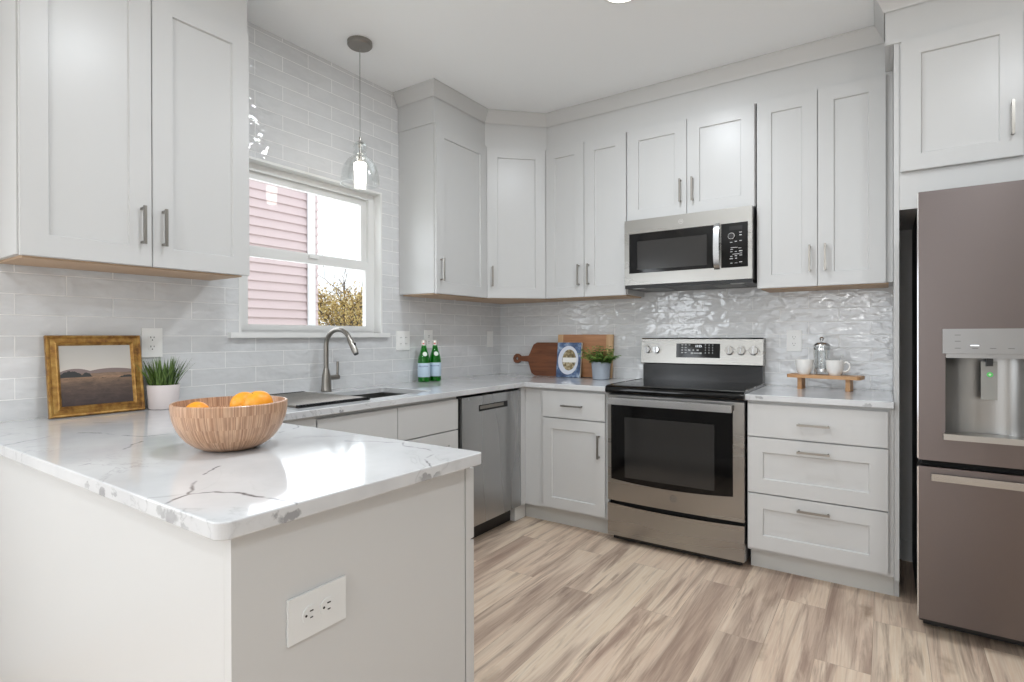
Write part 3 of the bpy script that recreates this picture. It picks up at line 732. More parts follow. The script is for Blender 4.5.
# dispenser
DSP = steel('dispenser_steel', (150, 150, 150), .32, 'z')
dm = obj('dispenser_panel', bx(.076, .364, -.908, -.9005, 1.142, 1.238), DSP, ld, bevel=.003)
obj('dispenser_lip', bx(.086, .356, -.905, -.87, 1.125, 1.1415), DSP, ld, bevel=.002)
bm = B()
for x, z in ((.122, 1.214), (.122, 1.190), (.122, 1.163), (.174, 1.163), (.226, 1.163), (.278, 1.163), (.330, 1.190), (.330, 1.214)): box(bm, x-.009, x+.009, -.9088, -.908, z-.0012, z+.0012)
obj('panel_legend', bm, mat('grey_legend', (96, 96, 98), .5), dm)
bm = B(); box(bm, .160, .186, -.9088, -.908, 1.172, 1.1755); obj('indicator_light', bm, DISPLAY, dm)
NICHE = steel('niche_steel', (150, 149, 147), .3, 'z')
bm = B(); n = 14
for i in range(n):       # curved niche back
    a0, a1 = i/n, (i+1)/n
    def P(a): return (.086+a*.268, -.832-.060*(abs(2*a-1)**3))
    p, q = P(a0), P(a1)
    vs = [bm.verts.new((p[0], p[1], .829)), bm.verts.new((q[0], q[1], .829)), bm.verts.new((q[0], q[1], 1.164)), bm.verts.new((p[0], p[1], 1.164))]; bm.faces.new(vs)
bmesh.ops.remove_doubles(bm, verts=bm.verts, dist=1e-5)
obj('niche_back', bm, NICHE, ld, smooth=True)
bm = B(); box(bm, .195, .243, -.872, -.866, .965, 1.112); pd_ = obj('paddle', bm, mat('grey_paddle', (140, 140, 136), .25, .3), ld, bevel=.004)
bm = B(); box(bm, .209, .229, -.885, -.850, 1.095, 1.128); obj('nozzle', bm, BLACK, ld, bevel=.003)
bm = B(); M = Matrix.Translation((.221, -.8722, 1.062)) @ Matrix.Rotation(PI/2, 4, 'X'); cyl(bm, .0095, 0, .001, 20, M=M); gs = obj('sticker', bm, mat('green_sticker', (80, 190, 92), .5), pd_, label='round green sticker')
bm = B(); cyl(bm, .004, .001, .0015, 16, M=M); obj('sticker_mark', bm, mat('pale_green', (190, 225, 185), .5), gs)
obj('drip_tray', bx(.078, .362, -.925, -.84, .806, .829), STEEL, ld, bevel=.003)
# french-door handles and freezer
for x, dq in ((.425, ld), (.484, rd)):
    bm = B(); tube(bm, [(x, -.9, .84), (x, -.945, .84), (x, -.955, .86), (x, -.955, 1.64), (x, -.945, 1.66), (x, -.9, 1.66)], .011, 12)
    obj('handle', bm, STEELV, dq, smooth=True)
fd = fdoor('freezer_drawer', .0, FW, .078, .690)
obj('edge_trim', bx(-.0035, .0, -.896, -.82, .082, .686), CHROME, fd)
bm = B(); box(bm, .040, FW-.040, -.925, -.905, .640, .668); box(bm, .06, .10, -.906, -.9, .645, .663); box(bm, FW-.10, FW-.06, -.906, -.9, .645, .663); obj('handle', bm, STEEL, fd, bevel=.003)
obj('door_gap', bx(.012, FW-.012, -.86, -.80, .685, .72), HOLE, t)

# ------------------------------------------------------------------ outlets and switches
WHITE_PLASTIC = WHITEPL
def plate(label, cat, loc, rz, w=.080, h=.124, kind='duplex', horiz=False, PM_=None, name='wall_outlet', group='white wall outlets'):
    t = thing(name, label, cat, loc, rz, group)
    M = Matrix.Rotation(PI/2, 4, 'Y') if horiz else Matrix.Identity(4)
    bm = B(); box(bm, -w/2, w/2, -.006, -.0005, -h/2, h/2, M=M); WHITEPL = PM_ or WHITE_PLASTIC; obj('cover_plate', bm, WHITEPL, t, bevel=.002)
    gangs = [0.] if w < .1 else [-.023, .023]
    for g in gangs:
        if kind == 'duplex':
            for s in (-1, 1):
                bm = B(); lathe(bm, [(0, 0), (.0165, 0), (.0165, .0015), (0, .0015)], 20, M=M @ Matrix.Translation((g, -.006, s*.0195)) @ Matrix.Rotation(PI/2, 4, 'X'))
                rcp = obj('receptacle', bm, WHITEPL, t)
                bm = B()
                for dx, hh in ((-.0062, .0075), (.0062, .006)): box(bm, g+dx-.0011, g+dx+.0011, -.0083, -.0074, s*.0195+.003-hh/2, s*.0195+.003+hh/2, M=M)
                cyl(bm, .0024, 0, .0009, 10, M=M @ Matrix.Translation((g, -.0074, s*.0195-.0085)) @ Matrix.Rotation(PI/2, 4, 'X'))
                obj('slots', bm, SLOT, rcp)
        else:
            bm = B(); box(bm, g-.016, g+.016, -.0085, -.006, -.033, .033, M=M); sw = obj('rocker' if kind == 'rocker' else 'receptacle', bm, WHITEPL, t, bevel=.0012)
            if kind == 'gfci':
                bm = B()
                for s in (-1, 1):
                    for dx in (-.006, .006): box(bm, g+dx-.001, g+dx+.001, -.0092, -.0084, s*.02-.004, s*.02+.004, M=M)
                obj('slots', bm, SLOT, sw)
    return t
plate('white outlet on the left wall above the small grass plant', 'outlet', (.001, -2.572, 1.190), PI/2)
plate('wide white double switch and outlet plate right of the faucet', 'outlet', (.001, -1.101, 1.187), PI/2, w=.118, kind='gfci')
plate('white outlet partly hidden behind the green bottles', 'outlet', (.001, -.862, 1.195), PI/2)
plate('white rocker switch on the left wall close to the corner', 'switch', (.001, -.157, 1.190), PI/2, kind='rocker', name='light_switch', group=None, w=.078)
plate('white outlet on the tiled back wall left of the coffee press', 'outlet', (2.140, -.0085, 1.183), 0)
plate('large horizontal white outlet on the end panel of the peninsula', 'outlet', (1.6905, -2.985, .693), PI/2, w=.084, h=.128, horiz=True, PM_=mat('off_white_plastic', (222, 223, 222), .35))

# ------------------------------------------------------------------ pendant and ceiling lights
PX_, PY_ = .303, -1.70
t = thing('pendant_light', 'clear glass bell pendant light hanging in front of the window', 'pendant light', (PX_, PY_, 0))
bm = B(); lathe(bm, [(0, ZC-.0005), (.064, ZC-.0005), (.064, ZC-.020), (.058, ZC-.026), (.01, ZC-.028), (0, ZC-.028)], 36); obj('canopy', bm, NICKEL, t, smooth=True)
bm = B(); tube(bm, [(0, 0, ZC-.03), (0, 0, 2.262)], .0022, 8); obj('cord', bm, mat('grey_cord', (150, 150, 148), .5), t)
bm = B(); lathe(bm, [(0, 2.262), (.006, 2.262), (.0065, 2.238), (.019, 2.236), (.019, 2.232), (.008, 2.228), (.008, 2.150), (.012, 2.146), (.012, 2.132), (0, 2.132)], 20); obj('socket', bm, NICKEL, t, smooth=True)
prof = [(.019, 2.236), (.034, 2.226), (.038, 2.212), (.032, 2.198), (.030, 2.190), (.037, 2.182), (.034, 2.170), (.042, 2.160), (.066, 2.140), (.085, 2.112), (.095, 2.078), (.099, 2.045), (.100, 2.014)]
prof2 = [(r-.0025, z) for r, z in reversed(prof)]
bm = B(); lathe(bm, prof+prof2, 48); obj('lamp_shade', bm, CLEAR, t, smooth=True, label='clear glass bell shade')
BULB = mat('glowing_bulb', (255, 250, 240), .4); b_ = BULB.node_tree.nodes['Principled BSDF']; b_.inputs['Emission Color'].default_value = (1, .93, .84, 1); b_.inputs['Emission Strength'].default_value = 7.
bm = B(); lathe(bm, [(0, 2.132), (.022, 2.130), (.033, 2.122), (.033, 2.110), (.030, 2.080), (.028, 2.050), (.029, 2.028), (.024, 2.022), (0, 2.020)], 24); obj('bulb', bm, BULB, t, smooth=True)
LENS = mat('ceiling_light_lens', (255, 252, 245), .4); b_ = LENS.node_tree.nodes['Principled BSDF']; b_.inputs['Emission Color'].default_value = (1, .97, .93, 1); b_.inputs['Emission Strength'].default_value = 3.
LBL = ['slim ceiling light over the open kitchen floor, cut by the top of the photo', 'added slim ceiling light above the peninsula, out of view', 'added slim ceiling light near the refrigerator, out of view', 'added unseen slim ceiling light in the dining area, left', 'added unseen slim ceiling light in the dining area, right', 'added unseen slim ceiling light close to the patio door']
for (x, y, w), lb in zip(LAMPS, LBL):
    if lb == LBL[0]: x, y = 1.612, -1.325
    t = thing('ceiling_light', lb, 'ceiling light', (x, y, 0), 0, 'slim ceiling lights')
    bm = B(); lathe(bm, [(.075, ZC-.0005), (.095, ZC-.0005), (.095, ZC-.006), (.085, ZC-.012), (.075, ZC-.012)], 40); obj('trim_ring', bm, TRIM, t, smooth=True)
    bm = B(); lathe(bm, [(0, ZC-.010), (.075, ZC-.010), (.075, ZC-.001), (0, ZC-.001)], 40); obj('lens', bm, LENS, t)
    area('ceiling_lamp_light', (x, y, ZC-.014), (0, 0, 0), .15, .15, w, (.885, .945, 1), 'DISK')

t = thing('added_globe_light', 'added glowing white globe behind the camera, unseen fill light', 'pendant light', (2.2, -5.6, 0))  # unseen globe added to brighten the ceiling and cabinet fronts
bm = B(); cyl(bm, .05, ZC-.02, ZC-.0005, 24); tube(bm, [(0, 0, ZC-.02), (0, 0, 2.05)], .003, 8); obj('cord', bm, NICKEL, t)
GLOBE = mat('added_globe_glow', (250, 248, 244), .4); b_ = GLOBE.node_tree.nodes['Principled BSDF']; b_.inputs['Emission Color'].default_value = (.96, .98, 1, 1); b_.inputs['Emission Strength'].default_value = 6.5
bm = B(); lathe(bm, [(0, 1.65)]+[(.2*math.sin(PI*i/20), 1.85-.2*math.cos(PI*i/20)) for i in range(1, 20)]+[(0, 2.05)], 32); obj('lamp_shade', bm, GLOBE, t, smooth=True)

# ------------------------------------------------------------------ picture frame
t = thing('framed_painting', 'small landscape painting in a worn gold frame leaning on the tiles', 'painting', (.065, -2.784, .9145), PI/2)
FWd, FHt = .312, .308
tilt = Matrix.Rotation(math.radians(-9), 4, 'X')      # top leans back to the wall
GOLD = mat('worn_gilt', (176, 138, 66), .42, .45); g = NT(GOLD)
gn = g.noise(g.mapping(g.coord(), (38, 38, 38)), 1., 4., .6); g.l(g.ramp(gn.outputs[0], [(.30, lin((112, 74, 36))), (.5, lin((160, 118, 56))), (.72, lin((186, 150, 84)))]), g.b.inputs['Base Color'])
def frame_ring(prof, w, h, m, name, parent):
    """prof: list of (inset from outer edge, y)"""
    bm = B(); rows = []
    for i, y in prof: rows.append([bm.verts.new(tilt @ Vector(p)) for p in ((-w/2+i, y, i), (w/2-i, y, i), (w/2-i, y, h-i), (-w/2+i, y, h-i))])
    k = len(rows)
    for a in range(k):
        for j in range(4): bm.faces.new((rows[a][j], rows[a][(j+1) % 4], rows[(a+1) % k][(j+1) % 4], rows[(a+1) % k][j]))
    return obj(name, bm, m, parent)
frame_ring([(0, 0), (0, -.014), (.004, -.020), (.009, -.019), (.012, -.015), (.026, -.017), (.030, -.020), (.034, -.017), (.040, -.009), (.040, 0)], FWd, FHt, GOLD, 'frame', t)
PAINT = mat('painted_landscape', (120, 100, 90), .55); p = NT(PAINT)
uv = p.coord(); sx = p.n('ShaderNodeSeparateXYZ'); p.l(p.mapping(uv, (1, 1, 1)), sx.inputs[0])
# object coordinates: x from -.12 to .12, z from .04 to .25
X_, Z_ = sx.outputs[0], sx.outputs[2]
n1 = p.noise(p.mapping(uv, (14, 1, 30)), 1., 4., .6, .5); n2 = p.noise(p.mapping(uv, (90, 1, 90)), 1., 3.)
zz = p.math('ADD', Z_, p.math('MULTIPLY', p.math('SUBTRACT', n1.outputs[0], .5), .014))
land = p.ramp(p.math('MULTIPLY', zz, 4.), [(.16, lin((58, 46, 46))), (.36, lin((80, 66, 60))), (.50, lin((104, 86, 74))), (.58, lin((142, 114, 92))), (.64, lin((122, 104, 90)))])
sky = p.ramp(p.math('MULTIPLY', zz, 4.), [(.6, lin((212, 198, 186))), (.75, lin((196, 190, 182))), (1., lin((180, 176, 170)))])
def hill(x0, w, h, base):
    g_ = p.math('DIVIDE', p.math('SUBTRACT', X_, x0), w); g_ = p.math('MULTIPLY', g_, g_)
    return p.math('ADD', p.math('MULTIPLY', p.math('SUBTRACT', 1, g_, True), h), base)
h1 = p.math('MAXIMUM', hill(-.07, .05, .012, .168), hill(.05, .08, .010, .168))
mh = p.math('LESS_THAN', Z_, h1)
c = p.mix(mh, sky, lin((128, 112, 108)))
n3 = p.noise(p.mapping(uv, (22, 1, 70)), 1., 5., .7, .8)
land = p.mix(.55, land, p.ramp(n3.outputs[0], [(.3, (.18, .18, .18, 1)), (.7, (.85, .8, .75, 1))]), 'OVERLAY')
c = p.mix(p.math('LESS_THAN', zz, .160), c, land)
tr = p.math('ADD', hill(-.085, .045, .026, .145), p.math('MULTIPLY', p.math('SUBTRACT', n2.outputs[0], .5), .012))
tr2 = p.math('ADD', hill(-.035, .02, .018, .145), p.math('MULTIPLY', p.math('SUBTRACT', n2.outputs[0], .5), .012))
tr3 = p.math('ADD', hill(.10, .03, .009, .139), p.math('MULTIPLY', p.math('SUBTRACT', n2.outputs[0], .5), .010))
for q, lo in ((tr, .147), (tr2, .147), (tr3, .139)):
    c = p.mix(p.math('MULTIPLY', p.math('LESS_THAN', Z_, q), p.math('GREATER_THAN', Z_, lo)), c, lin((50, 50, 50)))
p.l(c, p.b.inputs['Base Color'])
pc = obj('canvas', bx(-FWd/2+.038, FWd/2-.038, -.010, -.004, .038, FHt-.038), PAINT, t); pc.rotation_euler = (math.radians(-9), 0, 0)

# ------------------------------------------------------------------ plants
def blade(bm, base, az, lean, L, w, n=5, droop=1.2, rnd=None):
    rows = []
    for i in range(n+1):
        s = i/n; r = L*(lean*s+droop*lean*s*s*.5); z = L*s*math.sqrt(max(.05, 1-min(.95, lean*lean*(1+droop*s)**2*.6)))
        c = Vector((base[0]+math.cos(az)*r, base[1]+math.sin(az)*r, base[2]+z)); ww = w*(1-s)**.6*(.6+.4*min(1, s*4))*.5
        side = Vector((-math.sin(az), math.cos(az), 0))*ww
        rows.append((bm.verts.new(c-side), bm.verts.new(c+Vector((math.cos(az)*ww*.25, math.sin(az)*ww*.25, -ww*.2))), bm.verts.new(c+side)))
    for a, b in zip(rows, rows[1:]):
        bm.faces.new((a[0], a[1], b[1], b[0])); bm.faces.new((a[1], a[2], b[2], b[1]))
def leafmat(name, a, b):
    m = mat(name, a, .5); t = NT(m); n = t.noise(t.mapping(t.coord(), (50, 50, 12)), 1., 2.); t.l(t.ramp(n.outputs[0], [(.35, lin(a)), (.7, lin(b))]), t.b.inputs['Base Color']); return m
GRASS = leafmat('grass_blades', (52, 78, 30), (118, 146, 70)); FERN = leafmat('fern_leaves', (66, 106, 38), (150, 190, 92))
SOIL = mat('potting_soil', (70, 52, 40), .9)
t = thing('potted_grass_plant', 'small green grass plant in a white ribbed pot beside the painting', 'plant', (.085, -2.562, .9145))
bm = B(); lathe(bm, [(0, .001), (.052, .001), (.054, .004), (.060, .096), (.060, .100), (.056, .100), (.055, .085), (0, .085)], 40)
POT1 = mat('white_pot', (226, 216, 214), .6); q = NT(POT1); wv = q.n('ShaderNodeTexWave', bands_direction='Z'); q.l(q.coord(), wv.inputs['Vector']); wv.inputs['Scale'].default_value = 60; q.bump(wv.outputs[1], .2, .001)
obj('pot', bm, POT1, t, smooth=True)
bm = B(); lathe(bm, [(0, .0865), (.0545, .0865), (.0545, .0855), (0, .0855)], 24); obj('soil', bm, SOIL, t)
bm = B(); rg = random.Random(3)
for i in range(150):
    a = rg.uniform(0, 2*PI); r = .046*math.sqrt(rg.random()); ln = rg.uniform(.05, .42)*(.4+r/.05)
    blade(bm, (r*math.cos(a), r*math.sin(a), .084), a+rg.uniform(-.5, .5), ln, rg.uniform(.095, .145), rg.uniform(.007, .010), droop=.6)
obj('foliage', bm, GRASS, t)
t = thing('potted_fern', 'leafy green plant in a blue-grey pot in front of the cutting board', 'plant', (.962, -.160, .9145))
bm = B(); lathe(bm, [(0, .001), (.055, .001), (.058, .004), (.066, .118), (.066, .122), (.062, .122), (.060, .105), (0, .105)], 40)
POT2 = mat('blue_grey_pot', (168, 176, 188), .6); q = NT(POT2); wv = q.n('ShaderNodeTexWave', bands_direction='Z'); q.l(q.coord(), wv.inputs['Vector']); wv.inputs['Scale'].default_value = 45; q.bump(wv.outputs[1], .25, .0015)
obj('pot', bm, POT2, t, smooth=True)
bm = B(); lathe(bm, [(0, .1065), (.0595, .1065), (.0595, .1055), (0, .1055)], 24); obj('soil', bm, SOIL, t)
bm = B(); rg = random.Random(12)
for i in range(64):
    a = rg.uniform(0, 2*PI); r = .045*math.sqrt(rg.random()); L = rg.uniform(.10, .19); ln = rg.uniform(.25, .95)
    if math.sin(a) > .1: ln *= .30
    base = Vector((r*math.cos(a), r*math.sin(a), .105)); prev = base
    npin = 6
    for k in range(1, npin+1):
        s = k/npin; rr = L*ln*s; z = L*.75*(s-.55*ln*s*s)
        c = base+Vector((math.cos(a)*rr, math.sin(a)*rr, z))
        for sd in (-1, 1):
            da = a+sd*rg.uniform(.6, 1.1); lw = .012*(1.15-s*.5); LL = .036*(1.2-s*.6)
            tip = c+Vector((math.cos(da)*LL, math.sin(da)*LL, -.004+rg.uniform(-.006, .008))); md = (c+tip)/2+Vector((0, 0, .003)); sid = Vector((-math.sin(da), math.cos(da), 0))*lw
            vs = [bm.verts.new(v) for v in (c, md-sid, tip, md+sid)]; bm.faces.new(vs)
        vs = [bm.verts.new(v) for v in (prev+Vector((0, 0, .001)), c+Vector((0, 0, .001)), c-Vector((0, 0, .001)), prev-Vector((0, 0, .001)))]; bm.faces.new(vs)
        prev = c
obj('foliage', bm, FERN, t)

# ------------------------------------------------------------------ bowl with oranges
BX, BY = 1.129, -2.844
BAMB = mat('bamboo_strips', (190, 146, 104), .3, spec=.6); q = NT(BAMB)
sx = q.n('ShaderNodeSeparateXYZ'); q.l(q.coord(), sx.inputs[0])
ang = q.math('ARCTAN2', sx.outputs[1], sx.outputs[0])
st = q.math('FLOOR', q.math('MULTIPLY', ang, 60.)); band = q.math('FLOOR', q.math('MULTIPLY', sx.outputs[2], 30.))
cb = q.n('ShaderNodeCombineXYZ'); q.l(st, cb.inputs[0]); q.l(band, cb.inputs[1])
wn = q.n('ShaderNodeTexWhiteNoise', noise_dimensions='2D'); q.l(cb.outputs[0], wn.inputs['Vector'])
c = q.ramp(wn.outputs['Value'], [(0, lin((158, 116, 88))), (.5, lin((184, 144, 114))), (1, lin((206, 170, 140)))])
fn = q.noise(q.mapping(q.coord(), (70, 70, 20)), 1., 3.); c = q.mix(.35, c, q.ramp(fn.outputs[0], [(.3, (.3, .3, .3, 1)), (.7, (.7, .7, .7, 1))]), 'OVERLAY')
q.l(c, q.b.inputs['Base Color'])
RB, HB = .142, .124
prof = []
for i in range(15):
    a = i/14*PI/2; prof.append((.046+(RB-.046)*math.sin(a)**1.02, HB*(1-math.cos(a)**.96)))
prof = [(0, 0), (.040, 0)]+prof
inner = [(max(0, r-.008) if r > .02 else 0, z+.009 if z < HB-.02 else z) for r, z in reversed(prof)]
bm = B(); lathe(bm, prof+[(RB-.002, HB+.002), (RB-.006, HB+.002)]+inner[1:-1]+[(0, .010)], 64)
bw = obj('wooden_bowl', bm, BAMB, smooth=True); bw.location = (BX, BY, .9145); tag(bw, 'round bamboo strip bowl holding oranges on the peninsula', 'bowl')
ORG = mat('orange_peel', (244, 158, 24), .42); q = NT(ORG); n = q.noise(q.coord(), 160., 2.); q.bump(n.outputs[0], .35, .002)
n = q.noise(q.coord(), 9., 2.); q.l(q.ramp(n.outputs[0], [(.3, lin((238, 148, 14))), (.7, lin((250, 176, 42)))]), q.b.inputs['Base Color'])
lbls = ['orange at the right in the wooden bowl, nearest the window', 'orange behind it, middle of the three showing above the rim', 'orange at the left side of the bowl, barely above the rim', 'orange low in the middle of the wooden bowl, hidden under the others']
lbls[1] = 'orange in the middle of the bowl, between the tallest orange and the low left one'
lbls[0] = 'tallest orange, at the right end of the fruit in the bowl'
for (px, py, pz, r), lb in zip([(.060, .042, .117, .038), (-.020, .048, .110, .037), (-.076, -.052, .094, .032), (.01, -.033, .051, .035)], lbls):
    bm = B(); pr_ = [(0, -r*.95)]+[(r*math.sin(PI*i/16), -r*.95*math.cos(PI*i/16)) for i in range(1, 16)]+[(r*.08, r*.90), (0, r*.88)]
    lathe(bm, pr_, 28); o = obj('orange', bm, ORG, smooth=True); o.location = (BX+px, BY+py, .9145+pz); o.rotation_euler = (rg.uniform(-.5, .5), rg.uniform(-.5, .5), 0)
    tag(o, lb, 'orange', 'oranges in the wooden bowl')
    bm = B(); lathe(bm, [(0, r*.885), (.003, r*.90), (0, r*.93)], 8); obj('stem_button', bm, mat('stem_green', (96, 106, 50), .7), o)

# ------------------------------------------------------------------ green bottles
LABELB = mat('pale_blue_label', (196, 216, 232), .5); LABELT = mat('blue_lettering', (40, 70, 140), .5); WHITEL = mat('neck_label_white', (228, 240, 228), .5); RED = mat('red_star', (196, 40, 40), .5)
bt = thing('mineral_water_bottle', 'green glass water bottle, left of the pair beside the switch plate', 'bottle', (.085, -.992, .9145), .0, 'green water bottles')
prof = [(0, .004), (.034, 0), (.0385, .004), (.0395, .015), (.0395, .135), (.037, .158), (.030, .182), (.022, .206), (.0165, .232), (.0150, .255), (.0175, .258), (.0175, .264), (.0145, .267)]
bm = B(); lathe(bm, prof+[(r-.0025, z-.001) for r, z in reversed(prof[1:])]+[(0, .008)], 32); obj('glass_body', bm, GREEN, bt, smooth=True)
bm = B(); lathe(bm, [(0, .0085), (.0355, .0085), (.036, .134), (.034, .157), (.027, .181), (.0185, .205), (.013, .232), (0, .234)], 28); obj('water', bm, mat('bright_green_water', (16, 128, 52), .1), bt, smooth=True)
bm = B(); lathe(bm, [(.0400, .034), (.0406, .035), (.0406, .124), (.0400, .125)], 40); lb = obj('label', bm, LABELB, bt, smooth=True, label='pale blue paper label with dark blue lettering')
rotM = Matrix.Rotation(.62, 4, 'Z')
text_mesh('S.PELLEGRINO', .0115, LABELT, lb, 'lettering', Matrix.Translation((0, 0, .104)) @ rotM, .0002, wrap=.0409)
bm = B(); cyl(bm, .0150, .0, .0012, 20, M=rotM @ Matrix.Rotation(.35, 4, 'Z') @ Matrix.Translation((0, -.0305, .184)) @ Matrix.Rotation(math.radians(69), 4, 'X')); obj('neck_medallion', bm, WHITEL, bt)
bm = B(); lathe(bm, [(0, .274), (.015, .274), (.0178, .271), (.0190, .262), (.0186, .240), (.0180, .240)], 24); obj('cap', bm, mat('silver_foil_cap', (232, 228, 222), .25, .5), bt, smooth=True)
bm = B(); box(bm, -.006, .006, -.0006, 0, -.004, .004, M=rotM @ Matrix.Translation((0, -.0193, .252))); obj('cap_star', bm, RED, bt)
b2 = copy_tree(bt); b2.location = (.092, -.892, .9145); b2['label'] = 'green glass water bottle, right of the pair beside the switch plate'

# ------------------------------------------------------------------ cutting boards, cookbook
tb = math.radians(-8)
t = thing('paddle_cutting_board', 'dark walnut cutting board with round-holed handle pointing left', 'cutting board', (.440, -.090, .9146))
pts = []
H = .252
right = [(.20, 0.0), (.20, H)]
pts = [(.13, .0), (.13, H), (-.055, H), (-.078, H-.012)]
for i in range(1, 8):    # shoulder to handle
    s = i/8; pts.append((-.078-.055*s, H-.012-(H/2-.030)*(s*s*(3-2*s))))
pts += [(-.165, H/2+.020), (-.198, H/2+.018)]
for i in range(9):
    a = math.radians(40+i*280/8); pts.append((-.230+.036*math.cos(a), H/2+.038*math.sin(a)))
pts += [(-.198, H/2-.018), (-.165, H/2-.020)]
for i in range(7, 0, -1):
    s = i/8; pts.append((-.078-.055*s, .012+(H/2-.030)*(s*s*(3-2*s))))
pts += [(-.078, .012), (-.055, 0)]
hp = [(-.232+.012*math.cos(2*PI*i/16), H/2+.013*math.sin(2*PI*i/16)) for i in range(16)]
def plate_hole(outer, holes, th, bev=.003):
    bm = B(); fr, bk = [], []
    for L in [outer]+holes:
        fr.append([bm.verts.new((x, -th/2, z)) for x, z in L]); bk.append([bm.verts.new((x, th/2, z)) for x, z in L])
    for g_ in (fr, bk):
        es = []
        for L in g_:
            for i in range(len(L)): es.append(bm.edges.new((L[i], L[(i+1) % len(L)])))
        bmesh.ops.triangle_fill(bm, use_beauty=True, edges=es)
    for a, b in zip(fr, bk):
        for i in range(len(a)): bm.faces.new((a[i], a[(i+1) % len(a)], b[(i+1) % len(a)], b[i]))
    return bm
bd = obj('board', plate_hole(pts, [hp], .018), WALNUT, t); bd.rotation_euler = (tb, 0, 0)
t = thing('rectangular_cutting_board', 'tall light cherry wood cutting board leaning at the back behind the cookbook', 'cutting board', (.775, -.058, .9146))
H = .310; W2 = .222
b1 = obj('board', bx(-W2+.045, W2-.050, -.010, .010, .002, H), CHERRY, t, bevel=.001); b1.rotation_euler = (math.radians(-6), 0, 0)
for a, b in ((-W2, -W2+.045), (W2-.050, W2)):
    e_ = obj('end_grain', bx(a, b, -.010, .010, .002, H), MAPLE, t, bevel=.001, label='paler wooden end strip'); e_.rotation_euler = (math.radians(-6), 0, 0)
# cookbook
t = thing('cookbook', 'blue cookbook with an oval plate of food on its cover', 'book', (.695, -.140, .9148), math.radians(3))
BLUEC = mat('blue_cover', (92, 118, 152), .35); q = NT(BLUEC); n = q.noise(q.mapping(q.coord(), (16, 16, 16)), 1., 4., .6)
q.l(q.ramp(n.outputs[0], [(.34, lin((44, 54, 82))), (.52, lin((78, 102, 140))), (.68, lin((176, 192, 210)))]), q.b.inputs['Base Color'])
bkM = (math.radians(-8), 0, 0); BW, BH = .188, .252
cv = obj('cover', bx(-BW/2, BW/2, -.012, .010, .0, BH), BLUEC, t, bevel=.001); cv.rotation_euler = bkM
pg = obj('pages', bx(-BW/2+.004, BW/2+.0008, -.009, .007, .004, BH+.0008), mat('paper', (225, 220, 208), .8), t); pg.rotation_euler = bkM
def oval(bm, cx, cz, rx, rz, y, th=.0006, n=40, z0=None, z1=None):
    pts = [(cx+rx*math.cos(2*PI*i/n), cz+rz*math.sin(2*PI*i/n)) for i in range(n)]
    if z0 is not None: pts = [p for p in pts if z0 <= p[1] <= z1]
    prism(bm, pts, 'y', y, y-th)
bm = B(); oval(bm, -.004, .124, .080, .104, -.0121); pp = obj('printed_plate', bm, mat('printed_white', (214, 218, 228), .35), cv)
FOOD = mat('printed_food', (150, 128, 92), .45); q = NT(FOOD); n = q.noise(q.mapping(q.coord(), (55, 55, 55)), 1., 4., .7); q.l(q.ramp(n.outputs[0], [(.35, lin((66, 54, 44))), (.5, lin((150, 132, 92))), (.68, lin((214, 206, 184)))]), q.b.inputs['Base Color'])
bm = B(); oval(bm, .004, .126, .054, .076, -.0128); obj('printed_food', bm, FOOD, pp)
obj('title_band', bx(-.046, .064, -.0142, -.0134, .108, .142), mat('title_white', (236, 234, 228), .4), pp)
# ------------------------------------------------------------------ wooden riser, mugs, press
RZ_ = math.radians(-9)
tr_ = thing('wooden_riser', 'small wooden serving riser on two feet on the right worktop', 'serving stand', (2.311, -.172, .9145), RZ_)
bm = B(); prism(bm, rc(.160, -.065+.02, .02, -PI/2, 0, 5)+rc(.160, .045, .02, 0, PI/2, 5)+rc(-.160, .045, .02, PI/2, PI, 5)+rc(-.160, -.045, .02, PI, 1.5*PI, 5), 'z', .064, .082)
obj('top', bm, ACACIA, tr_, bevel=.004)
for x in (-.118, .118): obj('foot', bx(x-.011, x+.011, -.036, .036, 0, .064), ACACIA, tr_, bevel=.003)
TZ = .9145+.0825
Mr = Matrix.Translation((2.311, -.172, 0)) @ Matrix.Rotation(RZ_, 4, 'Z')
def on_riser(x, y): v = Mr @ Vector((x, y, 0)); return (v.x, v.y, TZ)
def mug(label, x, y, az):
    t = thing('mug', label, 'mug', on_riser(x, y), az, 'white mugs on the wooden riser')
    prof = [(0, .0), (.026, .0), (.028, .003), (.036, .018), (.043, .045), (.046, .082), (.0435, .082), (.040, .046), (.033, .020), (.02, .008), (0, .007)]
    bm = B(); lathe(bm, prof, 36); obj('cup', bm, CERAM, t, smooth=True)
    bm = B(); tube(bm, [(.040, 0, .068), (.055, 0, .073), (.067, 0, .064), (.071, 0, .048), (.064, 0, .030), (.050, 0, .022), (.036, 0, .024)], [.005, .005, .0048, .0048, .0048, .005, .005], 12); obj('handle', bm, CERAM, t, smooth=True)
    return t
mug('white mug at the left end of the wooden riser', -.097, -.026, math.radians(112)); mug('white mug at the right of the riser, handle showing', .055, -.018, math.radians(-12))
t = thing('french_press', 'glass and chrome coffee press standing between the two mugs', 'coffee press', on_riser(-.018, .014), math.radians(80))
bm = B(); lathe(bm, [(0, .012), (.038, .012), (.040, .016), (.040, .160), (.0385, .160), (.0385, .018), (0, .015)], 36); obj('glass_beaker', bm, CLEAR, t, smooth=True)
bm = B()
for z in (.018, .135): lathe(bm, [(.0405, z), (.0425, z), (.0425, z+.014), (.0405, z+.014)], 36)
for k in range(4):
    a = PI/4+k*PI/2; c_, s_ = math.cos(a), math.sin(a); tube(bm, [(c_*.049, s_*.049, .001), (c_*.044, s_*.044, .02), (c_*.0425, s_*.0425, .14)], .0028, 8)
obj('frame', bm, CHROME, t, smooth=True)
